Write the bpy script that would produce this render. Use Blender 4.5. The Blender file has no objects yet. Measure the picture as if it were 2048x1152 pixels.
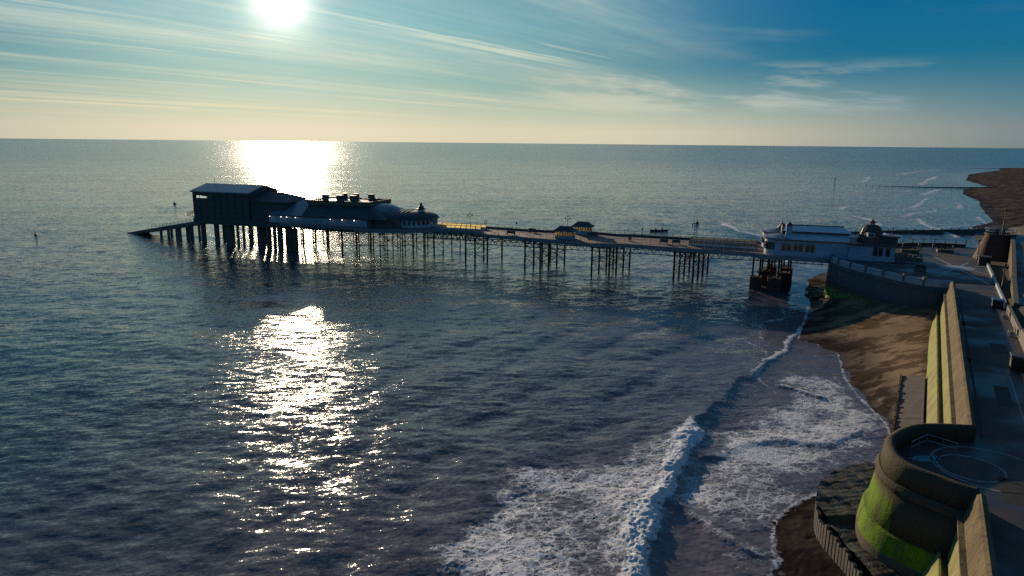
import bpy, math, random
import numpy as np
from mathutils import Vector, Matrix
random.seed(7); rng = np.random.default_rng(7)
R = math.radians
S = bpy.context.scene
COL = S.collection
# ------------------------------------------------------------------ camera
cam_d = bpy.data.cameras.new("camera"); cam = bpy.data.objects.new("camera", cam_d); COL.objects.link(cam)
cam_d.sensor_width = 36.0; cam_d.lens = 24.0; cam_d.clip_start = 0.5; cam_d.clip_end = 200000
H = 30.0; PITCH = R(12.0); ROLL = math.atan(20/2048.)
cam.location = (0, 0, H)
cam.matrix_world = Matrix.Translation((0, 0, H)) @ Matrix.Rotation(R(90)-PITCH, 4, 'X') @ Matrix.Rotation(ROLL, 4, 'Z')
S.camera = cam
S.render.resolution_x = 1024; S.render.resolution_y = 576
S.view_settings.view_transform = 'Standard'; S.view_settings.look = 'None'
S.view_settings.exposure = 0.0; S.view_settings.gamma = 1.0
try:
    S.cycles.use_denoising = False
    S.cycles.sample_clamp_indirect = 2.0; S.cycles.sample_clamp_direct = 24.0
    S.cycles.max_bounces = 5; S.cycles.transparent_max_bounces = 6
    S.cycles.caustics_reflective = False
except Exception: pass
SUN_EL = R(10.3); SUN_AZ = R(-17.9)          # azimuth from +Y towards +X
SD = Vector((math.sin(SUN_AZ)*math.cos(SUN_EL), math.cos(SUN_AZ)*math.cos(SUN_EL), math.sin(SUN_EL)))
# ------------------------------------------------------------------ node helpers
class NT:
    def __init__(s, tree): s.t = tree; s.n = tree.nodes; s.l = tree.links
    def new(s, typ, **kw):
        n = s.n.new(typ)
        for k, v in kw.items(): setattr(n, k, v)
        return n
    def put(s, sock, v):
        if isinstance(v, bpy.types.NodeSocket): s.l.new(v, sock)
        elif v is not None:
            if sock.type == 'RGBA' and not isinstance(v, (int, float)) and len(v) == 3: v = (*v, 1)
            sock.default_value = v
    def math(s, op, a, b=None, c=None, clamp=False):
        n = s.new('ShaderNodeMath', operation=op, use_clamp=clamp)
        s.put(n.inputs[0], a); s.put(n.inputs[1], b) if b is not None else None
        if c is not None: s.put(n.inputs[2], c)
        return n.outputs[0]
    def vmath(s, op, a, b=None, scale=None):
        n = s.new('ShaderNodeVectorMath', operation=op); s.put(n.inputs[0], a)
        if b is not None: s.put(n.inputs[1], b)
        if scale is not None: s.put(n.inputs['Scale'], scale)
        return n.outputs['Value'] if op in ('DOT_PRODUCT', 'LENGTH', 'DISTANCE') else n.outputs[0]
    def mix(s, f, a, b, mode='MIX'):
        n = s.new('ShaderNodeMix', data_type='RGBA', blend_type=mode); s.put(n.inputs[0], f)
        s.put(n.inputs[6], a); s.put(n.inputs[7], b); return n.outputs[2]
    def smooth(s, v, a, b, lo=0.0, hi=1.0):
        n = s.new('ShaderNodeMapRange', interpolation_type='SMOOTHSTEP'); s.put(n.inputs[0], v)
        s.put(n.inputs[1], a); s.put(n.inputs[2], b); s.put(n.inputs[3], lo); s.put(n.inputs[4], hi); return n.outputs[0]
    def ramp(s, f, stops):
        n = s.new('ShaderNodeValToRGB'); s.put(n.inputs[0], f); e = n.color_ramp.elements
        while len(e) < len(stops): e.new(0.5)
        for el, (p, c) in zip(e, stops): el.position = p; el.color = (*c, 1)
        return n.outputs[0]
    def mapping(s, v, rot=(0,0,0), scale=(1,1,1), loc=(0,0,0)):
        n = s.new('ShaderNodeMapping'); s.put(n.inputs[0], v); n.inputs[1].default_value = loc
        n.inputs[2].default_value = rot; n.inputs[3].default_value = scale; return n.outputs[0]
    def noise(s, v, scale=1, detail=2, rough=.5, dist=0, out=0):
        n = s.new('ShaderNodeTexNoise'); s.put(n.inputs['Vector'], v); n.inputs['Scale'].default_value = scale
        n.inputs['Detail'].default_value = detail; n.inputs['Roughness'].default_value = rough
        n.inputs['Distortion'].default_value = dist; return n.outputs[out]
    def voro(s, v, scale=1, feature='F1', rnd=1.0):
        n = s.new('ShaderNodeTexVoronoi', feature=feature); s.put(n.inputs['Vector'], v)
        n.inputs['Scale'].default_value = scale; n.inputs['Randomness'].default_value = rnd; return n.outputs['Distance']
    def attr(s, name):
        n = s.new('ShaderNodeAttribute'); n.attribute_name = name; return n.outputs['Fac']
# ------------------------------------------------------------------ world
W = bpy.data.worlds.new("World"); S.world = W; W.use_nodes = True
W.node_tree.nodes.clear(); w = NT(W.node_tree)
dirv = w.new('ShaderNodeTexCoord').outputs['Generated']
sep = w.new('ShaderNodeSeparateXYZ'); w.put(sep.inputs[0], dirv)
zc = w.math('MAXIMUM', sep.outputs[2], 0.0)
theta = w.math('ARCCOSINE', w.math('MINIMUM', w.vmath('DOT_PRODUCT', dirv, tuple(SD)), 1.0))
# horizontal angle from the sun
hx = w.vmath('NORMALIZE', w.vmath('MULTIPLY', dirv, (1, 1, 0)))
hs = Vector((SD.x, SD.y, 0)).normalized()
hang = w.math('ARCCOSINE', w.math('MINIMUM', w.vmath('DOT_PRODUCT', hx, tuple(hs)), 1.0))
side = w.vmath('DOT_PRODUCT', hx, (hs.y, -hs.x, 0.0))           # >0 right of sun
fz = w.math('POWER', zc, 0.5)                                    # sqrt to give the low sky room
def q(deg): return math.sqrt(math.sin(R(deg)))
near = w.ramp(fz, [(0, (.64,.61,.46)), (q(1.0), (.66,.62,.46)), (q(2.6), (.47,.54,.42)), (q(5), (.27,.46,.42)), (q(9), (.18,.43,.47)), (q(16), (.18,.35,.43)), (q(30), (.15,.22,.33)), (1, (.03,.07,.15))])
far = w.ramp(fz, [(0, (.15,.19,.21)), (q(1.5), (.15,.21,.24)), (q(3), (.08,.19,.25)), (q(6), (.008,.15,.26)), (q(10), (.0,.125,.28)), (q(20), (.008,.12,.28)), (q(40), (.015,.09,.21)), (1, (.01,.045,.12))])
fR = w.mix(w.smooth(zc, .02, .12), w.smooth(hang, R(22), R(62)), w.smooth(hang, R(6), R(44))); fL = w.mix(w.smooth(zc, .02, .14), w.smooth(hang, R(6), R(50)), w.smooth(hang, R(4), R(32)))
f = w.mix(w.smooth(side, -0.1, 0.1), fL, fR)
base = w.mix(f, near, far)
# cirrus on a high sheet
inv = w.math('DIVIDE', 1.0, w.math('ADD', zc, 0.012))
pl = w.vmath('SCALE', dirv, scale=inv)
pm = w.mapping(pl, rot=(0, 0, R(37)))
pm = w.mapping(pm, scale=(1, .085, 0))
warp = w.noise(pm, .35, 2, out=1)
pw = w.vmath('ADD', pm, w.vmath('SCALE', warp, scale=.9))
c1 = w.noise(pw, .42, 7, .62)
c2 = w.noise(w.mapping(pw, loc=(5, 2, 0), scale=(1, 1.8, 1)), 2.0, 7, .68)
mk = w.math('MULTIPLY', w.smooth(c1, .44, .66), w.smooth(c2, .36, .70, .35, 1.0))
c3 = w.noise(w.mapping(pw, loc=(9, 4.3, 0)), 1.15, 8, .66)
mk2 = w.smooth(c3, .535, .64)
big = w.noise(w.mapping(pl, loc=(3.3, .6, 0)), .16, 2, .5)
mk2 = w.math('MULTIPLY', mk2, w.smooth(big, .42, .58, .25, 1.0))
mk = w.math('MAXIMUM', mk, mk2)
lowf = w.smooth(zc, 0.012, 0.05); hif = w.smooth(zc, .30, .16)
cl = w.math('MULTIPLY', w.math('MULTIPLY', mk, lowf), hif)
cl = w.math('MULTIPLY', cl, w.smooth(hang, R(58), R(22), .3, .80))
ccol = w.mix(w.smooth(hang, 0.1, R(60)), (.78,.68,.44), (.33,.42,.42))
ccol = w.mix(w.smooth(zc, .03, .16), ccol, (.62,.70,.58))
base = w.mix(w.math('MULTIPLY', cl, w.smooth(side, .60, .30)), base, ccol)
# wispy bands low over the sea, right of the sun
azm = w.math('ARCTAN2', sep.outputs[0], sep.outputs[1])
cmb = w.new('ShaderNodeCombineXYZ'); w.put(cmb.inputs[0], azm); w.put(cmb.inputs[1], w.math('MULTIPLY', w.math('ADD', zc, w.math('MULTIPLY', azm, .075)), 7.5))
wv = w.vmath('ADD', cmb.outputs[0], w.vmath('SCALE', w.noise(cmb.outputs[0], 5, 3, out=1), scale=.10))
b1 = w.smooth(w.noise(w.mapping(wv, loc=(2.2, .35, 0)), 3.6, 7, .62), .50, .66)
win = w.math('MULTIPLY', w.math('MULTIPLY', w.smooth(azm, R(-2), R(6)), w.smooth(azm, R(38), R(22))), w.math('MULTIPLY', w.smooth(zc, .030, .052), w.smooth(zc, .112, .085)))
b2 = w.smooth(w.noise(w.mapping(wv, loc=(7.1, 4.4, 0)), 1.9, 6, .55), .50, .72); b2 = w.math('MULTIPLY', b2, w.math('MULTIPLY', w.smooth(azm, R(5), R(20)), w.smooth(zc, .07, .12)))
base = w.mix(w.math('MAXIMUM', w.math('MULTIPLY', w.math('MULTIPLY', b1, win), .78), w.math('MULTIPLY', b2, .30)), base, w.mix(w.smooth(azm, R(5), R(34)), (.60,.60,.48), (.33,.42,.44)))
# aureole of the sun seen through thin cloud
def gauss(width, amp):
    t = w.math('DIVIDE', theta, R(width)); return w.math('MULTIPLY', w.math('EXPONENT', w.math('MULTIPLY', w.math('MULTIPLY', t, t), -1.0)), amp)
g = w.math('ADD', gauss(.95, 5.0), gauss(2.3, .9)); g = w.math('ADD', g, gauss(11, .13))
glow = w.vmath('SCALE', (1.0, .91, .72), scale=g)
sky = w.new('ShaderNodeTexSky', sky_type='NISHITA'); sky.sun_disc = False; sky.sun_elevation = SUN_EL
sky.sun_rotation = SUN_AZ; sky.air_density = 1.0; sky.dust_density = .6; sky.ozone_density = 2.5
bgA = w.new('ShaderNodeBackground'); w.put(bgA.inputs[0], sky.outputs[0]); bgA.inputs[1].default_value = 0.002
bgB = w.new('ShaderNodeBackground'); w.put(bgB.inputs[0], w.vmath('ADD', base, glow)); bgB.inputs[1].default_value = 1.0
add = w.new('ShaderNodeAddShader'); w.l.new(bgA.outputs[0], add.inputs[0]); w.l.new(bgB.outputs[0], add.inputs[1])
wo = w.new('ShaderNodeOutputWorld'); w.l.new(add.outputs[0], wo.inputs[0])
W.cycles.sampling_method = 'MANUAL'; W.cycles.sample_map_resolution = 1024
# ------------------------------------------------------------------ sun
sl = bpy.data.lights.new("sun", 'SUN'); sl.energy = 5.0; sl.angle = R(0.6); sl.color = (1.0, .80, .56)
sun = bpy.data.objects.new("sun", sl); COL.objects.link(sun)
sun.rotation_euler = (-SD).to_track_quat('-Z', 'Y').to_euler(); sun.location = (0, 0, 80)
# ------------------------------------------------------------------ materials
MATS = {}
def mat(name, fn):
    m = bpy.data.materials.new(name); m.use_nodes = True; m.node_tree.nodes.clear(); t = NT(m.node_tree)
    o = t.new('ShaderNodeOutputMaterial'); sh = fn(t); t.l.new(sh, o.inputs[0]); MATS[name] = m; return m
def principled(t, col, rough=.7, normal=None, metal=0.0, spec=.5, **kw):
    p = t.new('ShaderNodeBsdfPrincipled'); t.put(p.inputs['Base Color'], col); t.put(p.inputs['Roughness'], rough)
    p.inputs['Metallic'].default_value = metal; t.put(p.inputs['Specular IOR Level'], spec)
    if normal is not None: t.put(p.inputs['Normal'], normal)
    for k, v in kw.items(): t.put(p.inputs[k], v)
    return p.outputs[0]
def bump(t, h, strength=.5, dist=.05):
    b = t.new('ShaderNodeBump'); t.put(b.inputs['Height'], h); b.inputs['Strength'].default_value = strength; b.inputs['Distance'].default_value = dist
    return b.outputs[0]
def pos(t): return t.new('ShaderNodeNewGeometry').outputs['Position']
def simple(name, c1, c2, rough=.7, sc=1.0, stretch=(1,1,1), bs=.3, spec=.4, metal=0.0):
    def fn(t):
        p = pos(t); v = t.mapping(p, scale=stretch); n = t.noise(v, sc, 6, .62); n2 = t.noise(v, sc*7, 4, .6)
        c = t.mix(t.smooth(n, .3, .7), c1, c2); c = t.mix(t.smooth(n2, .55, .8, 0, .5), c, tuple(x*.5 for x in c1))
        return principled(t, c, t.smooth(n2, .2, .8, rough-.12, min(1, rough+.12)), bump(t, n2, bs, .03), metal, spec)
    return mat(name, fn)
simple('iron', (.035,.037,.033), (.06,.05,.036), .55, .9)
simple('iron_light', (.07,.075,.075), (.11,.11,.11), .5, .9)
simple('dark_cladding', (.055,.065,.06), (.075,.085,.08), .55, .25, (1,1,6), .2)
simple('dark_roof', (.05,.05,.055), (.085,.08,.08), .65, .5, (1,1,3))
simple('grey_roof', (.17,.19,.21), (.22,.24,.26), .30, .35, (1,1,2), .05)
simple('brown_roof', (.10,.05,.04), (.15,.075,.055), .6, .9)
simple('brown_trim', (.16,.09,.055), (.22,.13,.08), .55, .6)
simple('white_wall', (.40,.43,.47), (.50,.52,.56), .6, .35, (1,1,2.5), .08)
simple('blue_white_wall', (.30,.36,.44), (.37,.43,.51), .6, .35, (1,1,2.5), .08)
simple('fascia', (.17,.17,.18), (.24,.24,.25), .6, .5, (1,1,4), .1)
simple('glazed_roof', (.26,.33,.38), (.40,.46,.50), .18, .9, (1,1,1), .05, .8)
simple('brick', (.075,.035,.026), (.11,.055,.04), .85, 1.6)
simple('timber', (.075,.065,.058), (.125,.105,.09), .8, 1.5)
simple('black_paint', (.012,.013,.015), (.02,.02,.022), .4, 1)
simple('blue_sheet', (.10,.16,.30), (.14,.22,.38), .4, 1)
simple('galvanised', (.38,.40,.42), (.48,.50,.52), .35, 2, metal=.6)
simple('kerb_stone', (.11,.095,.08), (.17,.15,.12), .8, 1.2)
simple('pale_paving', (.24,.29,.33), (.32,.36,.40), .6, .8)
simple('rubble', (.028,.028,.022), (.06,.055,.04), .55, .8, (1,1,1), 1.0)
simple('dark_patch', (.022,.019,.018), (.042,.036,.032), .8, 1.5); simple('skin', (.35,.22,.17), (.38,.25,.19), .6, 3); simple('dark_cloth', (.02,.022,.03), (.035,.037,.045), .9, 3)
simple('red_paint', (.35,.04,.03), (.40,.06,.04), .5, 2)
simple('pale_buoy', (.25,.06,.03), (.30,.08,.04), .5, 2)
simple('cliff', (.030,.026,.016), (.055,.045,.025), .95, .12, (1,1,1), .8)
def glass_lit(name, col, tr):
    def fn(t):
        n = t.noise(pos(t), 1.3, 3); c = t.mix(n, col, tuple(x*.75 for x in col))
        a = t.new('ShaderNodeBsdfTranslucent'); t.put(a.inputs[0], c); b = t.new('ShaderNodeBsdfGlossy'); b.inputs[1].default_value = .15
        b.inputs[0].default_value = (.6,.65,.7,1)
        m = t.new('ShaderNodeMixShader'); m.inputs[0].default_value = tr; t.l.new(a.outputs[0], m.inputs[1]); t.l.new(b.outputs[0], m.inputs[2]); return m.outputs[0]
    mat(name, fn)
glass_lit('sunlit_frosted_glass', (.95,.86,.58), .12)  # Yellow of the sunlight coming through is put into the glass colour
glass_lit('dull_glass', (.10,.10,.07), .35)
def f_window(t): return principled(t, (.018,.022,.028), .12, None, 0, .8)
mat('window_glass', f_window)
def emis(name, col, st):
    def fn(t):
        e = t.new('ShaderNodeEmission'); e.inputs[0].default_value = (*col, 1); e.inputs[1].default_value = st; return e.outputs[0]
    mat(name, fn)
emis('lamp_light', (1, .93, .80), 6.0)
def f_planks(t):
    p = pos(t); v = t.mapping(p, rot=(0, 0, math.atan2(.319, .948)))
    wv = t.new('ShaderNodeTexWave', bands_direction='X'); t.put(wv.inputs[0], v); wv.inputs['Scale'].default_value = 2.2
    n = t.noise(v, .4, 5); c = t.mix(n, (.15,.09,.072), (.25,.155,.125)); c = t.mix(t.math('MULTIPLY', wv.outputs[1], .4), c, (.10,.06,.05))
    return principled(t, c, .75, bump(t, wv.outputs[1], .3, .02))
mat('deck_planks', f_planks)
def f_concrete(t):
    p = pos(t); v = t.mapping(p, scale=(1, 1, .35)); n = t.noise(v, .5, 6, .6); n2 = t.noise(p, 4, 6, .7); n3 = t.noise(t.mapping(p, scale=(1,1,.12)), 2.2, 4, .6)
    c = t.mix(t.smooth(n, .3, .7), (.10,.075,.042), (.19,.145,.08)); c = t.mix(t.smooth(n2, .5, .75, 0, .7), c, (.055,.042,.028))
    c = t.mix(t.smooth(n3, .56, .68, 0, .6), c, (.05,.04,.028))
    al = t.math('ADD', t.vmath('DOT_PRODUCT', p, (.517,.856,0)), t.math('MULTIPLY', n2, .12)); jf = t.math('ABSOLUTE', t.math('SUBTRACT', t.math('FRACT', t.math('MULTIPLY', al, 1/3.1)), .5)); c = t.mix(t.smooth(jf, .014, .0, 0, .8), c, (.03,.025,.018))
    n5 = t.noise(p, .9, 7, .75); c = t.mix(t.smooth(n5, .48, .62, 0, .55), c, (.06,.045,.03))
    return principled(t, c, .9, bump(t, t.math('ADD', n2, n5), .9, .08), 0, .2)
mat('concrete', f_concrete)
def f_algae_sunside(t):
    p = pos(t); sp = t.new('ShaderNodeSeparateXYZ'); t.put(sp.inputs[0], p); z = sp.outputs[2]
    n = t.noise(t.mapping(p, scale=(1,1,.18)), .65, 5, .6); n2 = t.noise(p, 3.5, 6, .7); n3 = t.noise(t.mapping(p, scale=(1,1,.05)), 1.1, 2, .4)
    green = t.mix(n2, (.09,.17,.004), (.17,.27,.008)); con = t.mix(n2, (.055,.044,.026), (.10,.08,.048))
    f = t.math('MULTIPLY', t.smooth(z, 7.2, 6.0), t.smooth(t.math('SUBTRACT', sp.outputs[0], t.math('MULTIPLY', t.math('SUBTRACT', sp.outputs[1], 44), .25)), 26.5, 26.1, .0, 1.0)); f = t.math('MAXIMUM', f, t.smooth(z, 4.5, 4.4)); f = t.math('MULTIPLY', f, t.smooth(n, .36, .52, .35, 1))  # Algae at the foot; upper green edge paints the sunlit side into colour
    c = t.mix(f, con, green); ang = t.math('ARCTAN2', t.math('SUBTRACT', sp.outputs[0], 32.0), t.math('SUBTRACT', sp.outputs[1], 44.0)); jf = t.math('ABSOLUTE', t.math('SUBTRACT', t.math('FRACT', t.math('ADD', t.math('MULTIPLY', ang, 3.4), t.math('MULTIPLY', n2, .03))), .5)); c = t.mix(t.smooth(jf, .012, .0, 0, .75), c, (.025,.022,.018)); rz = t.noise(t.mapping(p, scale=(1,1,.06)), 1.9, 5, .7); c = t.mix(t.smooth(rz, .55, .66, 0, .7), c, (.05,.035,.02)); c = t.mix(t.smooth(n2, .52, .72, 0, .8), c, (.03,.03,.015))
    c = t.mix(t.smooth(z, 3.1, 2.9), c, (.10,.085,.06))
    return principled(t, c, .9, bump(t, n2, .8, .08), 0, .2)
mat('algae_sunside_concrete', f_algae_sunside)
def f_abut(t):
    p = pos(t); sp = t.new('ShaderNodeSeparateXYZ'); t.put(sp.inputs[0], p); z = sp.outputs[2]; n2 = t.noise(p, 1.6, 6, .7); n = t.noise(t.mapping(p, scale=(1,1,.3)), .5, 5)
    c = t.mix(n, (.055,.058,.062), (.11,.11,.11)); c = t.mix(t.smooth(z, 5.5, 3.5, 0, .8), c, (.030,.028,.026))
    g_ = t.math('MULTIPLY', t.smooth(z, 4.2, 2.6), t.math('MULTIPLY', t.smooth(sp.outputs[0], 66, 62.5), t.smooth(n2, .38, .55)))
    c = t.mix(g_, c, (.15,.20,.02)); return principled(t, c, .85, bump(t, n2, .5, .05))
mat('abutment_stone', f_abut)
def f_wallgreen(t):
    # sloping panels: pale yellow concrete, greener towards the foot, thin diagonal run-off lines
    p = pos(t); u = t.attr('along'); sp = t.new('ShaderNodeSeparateXYZ'); t.put(sp.inputs[0], p); z = sp.outputs[2]
    n = t.noise(t.mapping(p, scale=(1,1,.4)), .45, 5, .6); n2 = t.noise(p, 3.0, 6, .7)
    c = t.mix(t.smooth(n, .3, .7), (.20,.18,.07), (.29,.26,.12)); c = t.mix(t.math('MULTIPLY', t.smooth(n, .40, .70, 0, .75), t.smooth(z, 7.3, 4.0)), c, (.20,.26,.03))
    c = t.mix(t.smooth(n2, .55, .8, 0, .6), c, (.10,.09,.035))
    fr = t.math('ABSOLUTE', t.math('SUBTRACT', t.math('FRACT', t.math('MULTIPLY', u, 1/3.2)), .5)); ln = t.smooth(fr, .018, .0)
    c = t.mix(t.math('MULTIPLY', ln, .75), c, (.50,.48,.27))
    n5 = t.noise(t.mapping(p, scale=(1,1,.25)), 1.2, 7, .75); c = t.mix(t.smooth(n5, .46, .64, 0, .55), c, (.085,.08,.03))
    return principled(t, c, .85, bump(t, n2, .7, .05), 0, .2)
mat('stained_wall', f_wallgreen)
def f_rub(t):
    p = pos(t); n = t.noise(p, 1.1, 7, .75); n2 = t.noise(p, 6, 4, .7); c = t.mix(n, (.012,.013,.010), (.05,.045,.03)); return principled(t, c, t.mix(t.smooth(n, .45, .55), (.38,)*3, (.85,)*3), bump(t, t.math('ADD', n, t.math('MULTIPLY', n2, .2)), .6, .22), 0, .35)
MATS.pop('rubble'); mat('rubble_wet', f_rub); MATS['rubble'] = MATS['rubble_wet']
def f_prom(t):
    p = pos(t); n = t.noise(p, .22, 4, .6); n2 = t.noise(p, 2.2, 6, .65); n3 = t.noise(p, 9, 3); vo = t.voro(t.mapping(p, rot=(0,0,-R(31)), scale=(1,.5,1)), .32, 'DISTANCE_TO_EDGE', .15)
    c = t.mix(t.smooth(n, .35, .65), (.045,.032,.026), (.078,.054,.042)); c = t.mix(t.smooth(n2, .5, .8, 0, .6), c, (.028,.022,.019)); c = t.mix(t.smooth(vo, .02, .0, 0, .6), c, (.03,.024,.02))
    wet = t.smooth(t.noise(p, .12, 3, .6), .42, .62)
    return principled(t, t.mix(t.math('MULTIPLY', wet, .35), c, (.035,.04,.048)), t.mix(wet, (.8,)*3, (.42,)*3), bump(t, n3, .25, .02), 0, .5)
mat('promenade_paving', f_prom)
def f_puddle(t): return principled(t, (.02,.022,.025), .05, None, 0, .9)
mat('puddle', f_puddle)
def f_line(t):
    n = t.noise(pos(t), 3, 4); return principled(t, t.mix(t.smooth(n, .4, .65), (.36,.38,.40), (.20,.20,.20)), .7)
mat('painted_line', f_line)
def f_sand(t):
    p = pos(t); s = t.attr('shore'); n = t.noise(p, .13, 5, .6); n2 = t.noise(t.mapping(p, rot=(0,0,R(20)), scale=(.6,1.3,1)), .30, 9, .70); n3 = t.noise(p, 5, 6, .7)
    dry = t.mix(n, (.21,.140,.078), (.31,.21,.12)); wet = t.mix(n3, (.055,.038,.026), (.085,.058,.040))
    wf = t.smooth(s, 7.5, 2.0); wf = t.math('MAXIMUM', wf, t.smooth(n2, .60, .46, 0, .25))
    c = t.mix(wf, dry, wet)
    weed = t.math('MULTIPLY', t.smooth(t.math('ADD', n2, t.math('MULTIPLY', t.math('SUBTRACT', n3, .5), .22)), .47, .51), t.smooth(t.noise(p, .09, 4, .6), .36, .46)); c = t.mix(t.math('MULTIPLY', weed, .66), c, (.040,.029,.024))
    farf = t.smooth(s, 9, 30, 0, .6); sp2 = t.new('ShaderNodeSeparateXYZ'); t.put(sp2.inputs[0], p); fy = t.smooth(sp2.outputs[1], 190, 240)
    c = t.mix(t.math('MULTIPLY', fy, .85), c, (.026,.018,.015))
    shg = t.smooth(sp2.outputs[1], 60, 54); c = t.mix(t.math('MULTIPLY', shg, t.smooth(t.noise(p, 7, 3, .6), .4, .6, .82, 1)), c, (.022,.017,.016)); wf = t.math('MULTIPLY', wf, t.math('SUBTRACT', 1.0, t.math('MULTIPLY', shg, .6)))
    return principled(t, c, t.mix(wf, (.95,)*3, (.6,)*3), bump(t, n3, .45, .04), 0, t.math('MULTIPLY', t.math('SUBTRACT', 1.0, t.math('MAXIMUM', weed, t.math('MULTIPLY', shg, .7))), .14))
mat('sand', f_sand)
def f_sea(t):
    ge = t.new('ShaderNodeNewGeometry'); p = ge.outputs['Position']; N = ge.outputs['Normal']
    foam = t.attr('foam'); mud = t.attr('mud'); calm = t.attr('calm')
    flat = t.vmath('MULTIPLY', p, (1, 1, 0)); dist = t.vmath('LENGTH', flat)
    rot = (0, 0, R(-14))
    m1 = t.mapping(t.mapping(flat, rot=rot), scale=(.24, 1, 1)); m2 = t.mapping(t.mapping(flat, rot=(0, 0, R(-4))), scale=(.45, 1, 1))
    def sl(scale, amp, det=2, m=m1, loc=None):
        c = t.noise(m, scale, det, .55, out=1); return t.vmath('SCALE', t.vmath('SUBTRACT', c, (.5,.5,.5)), scale=amp)
    s = t.vmath('ADD', sl(.60, .13, 3), sl(2.0, .46, 2))
    s = t.vmath('ADD', s, t.vmath('ADD', sl(.09, .06, 2), t.vmath('ADD', sl(5.0, .42, 2, m2), sl(13.0, .30, 1, m2))))
    gust = t.smooth(t.noise(t.mapping(t.mapping(flat, rot=(0,0,R(-8))), scale=(.25,1,1)), .022, 5, .6), .3, .7, .62, 1.25)
    amp = t.math('MULTIPLY', gust, t.math('SUBTRACT', 1.0, t.math('MULTIPLY', calm, .72)))
    amp = t.math('MULTIPLY', amp, t.smooth(dist, 110, 240, 1.0, 1.6))
    s = t.vmath('MULTIPLY', t.vmath('SCALE', s, scale=amp), (1.25, 1, 0))
    nrm = t.vmath('NORMALIZE', t.vmath('ADD', N, s))
    # colour of the water body
    c = t.mix(mud, (.022,.060,.070), (.150,.125,.135))
    rough = t.smooth(dist, 60, 1500, .085, .17)
    # foam
    wp = t.vmath('ADD', flat, t.vmath('SCALE', t.noise(flat, .9, 4, .6, out=1), scale=1.5))
    mm = t.mapping(t.mapping(wp, rot=rot), scale=(.55, 1, 1))
    e1 = t.voro(mm, 1.15, 'DISTANCE_TO_EDGE'); e2 = t.voro(mm, 3.1, 'DISTANCE_TO_EDGE')
    net = t.math('MAXIMUM', t.smooth(e1, .20, .0), t.math('MULTIPLY', t.smooth(e2, .22, .02), .8))
    cl_ = t.noise(mm, .8, 8, .76); fine = t.noise(mm, 6.5, 4, .75)
    v = t.math('ADD', t.math('MULTIPLY', net, .56), t.math('ADD', t.math('MULTIPLY', t.math('SUBTRACT', cl_, .5), 1.9), t.math('MULTIPLY', t.math('SUBTRACT', fine, .5), .5)))
    v = t.math('ADD', v, t.math('SUBTRACT', t.math('MULTIPLY', foam, 1.5), 1.06))
    fm = t.math('MULTIPLY', t.smooth(v, .04, .66), t.smooth(foam, .0, .10))
    fb = bump(t, t.math('ADD', fine, t.math('MULTIPLY', v, .8)), .55, .10)
    fc = t.mix(t.smooth(fine, .3, .65), (.46,.48,.52), (.78,.79,.82))
    water = principled(t, c, rough, nrm, 0, .5, IOR=1.333)
    fo = principled(t, fc, .75, fb, 0, .3)
    mx = t.new('ShaderNodeMixShader'); t.l.new(fm, mx.inputs[0]); t.l.new(water, mx.inputs[1]); t.l.new(fo, mx.inputs[2]); return mx.outputs[0]
mat('sea_water', f_sea)
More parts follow.
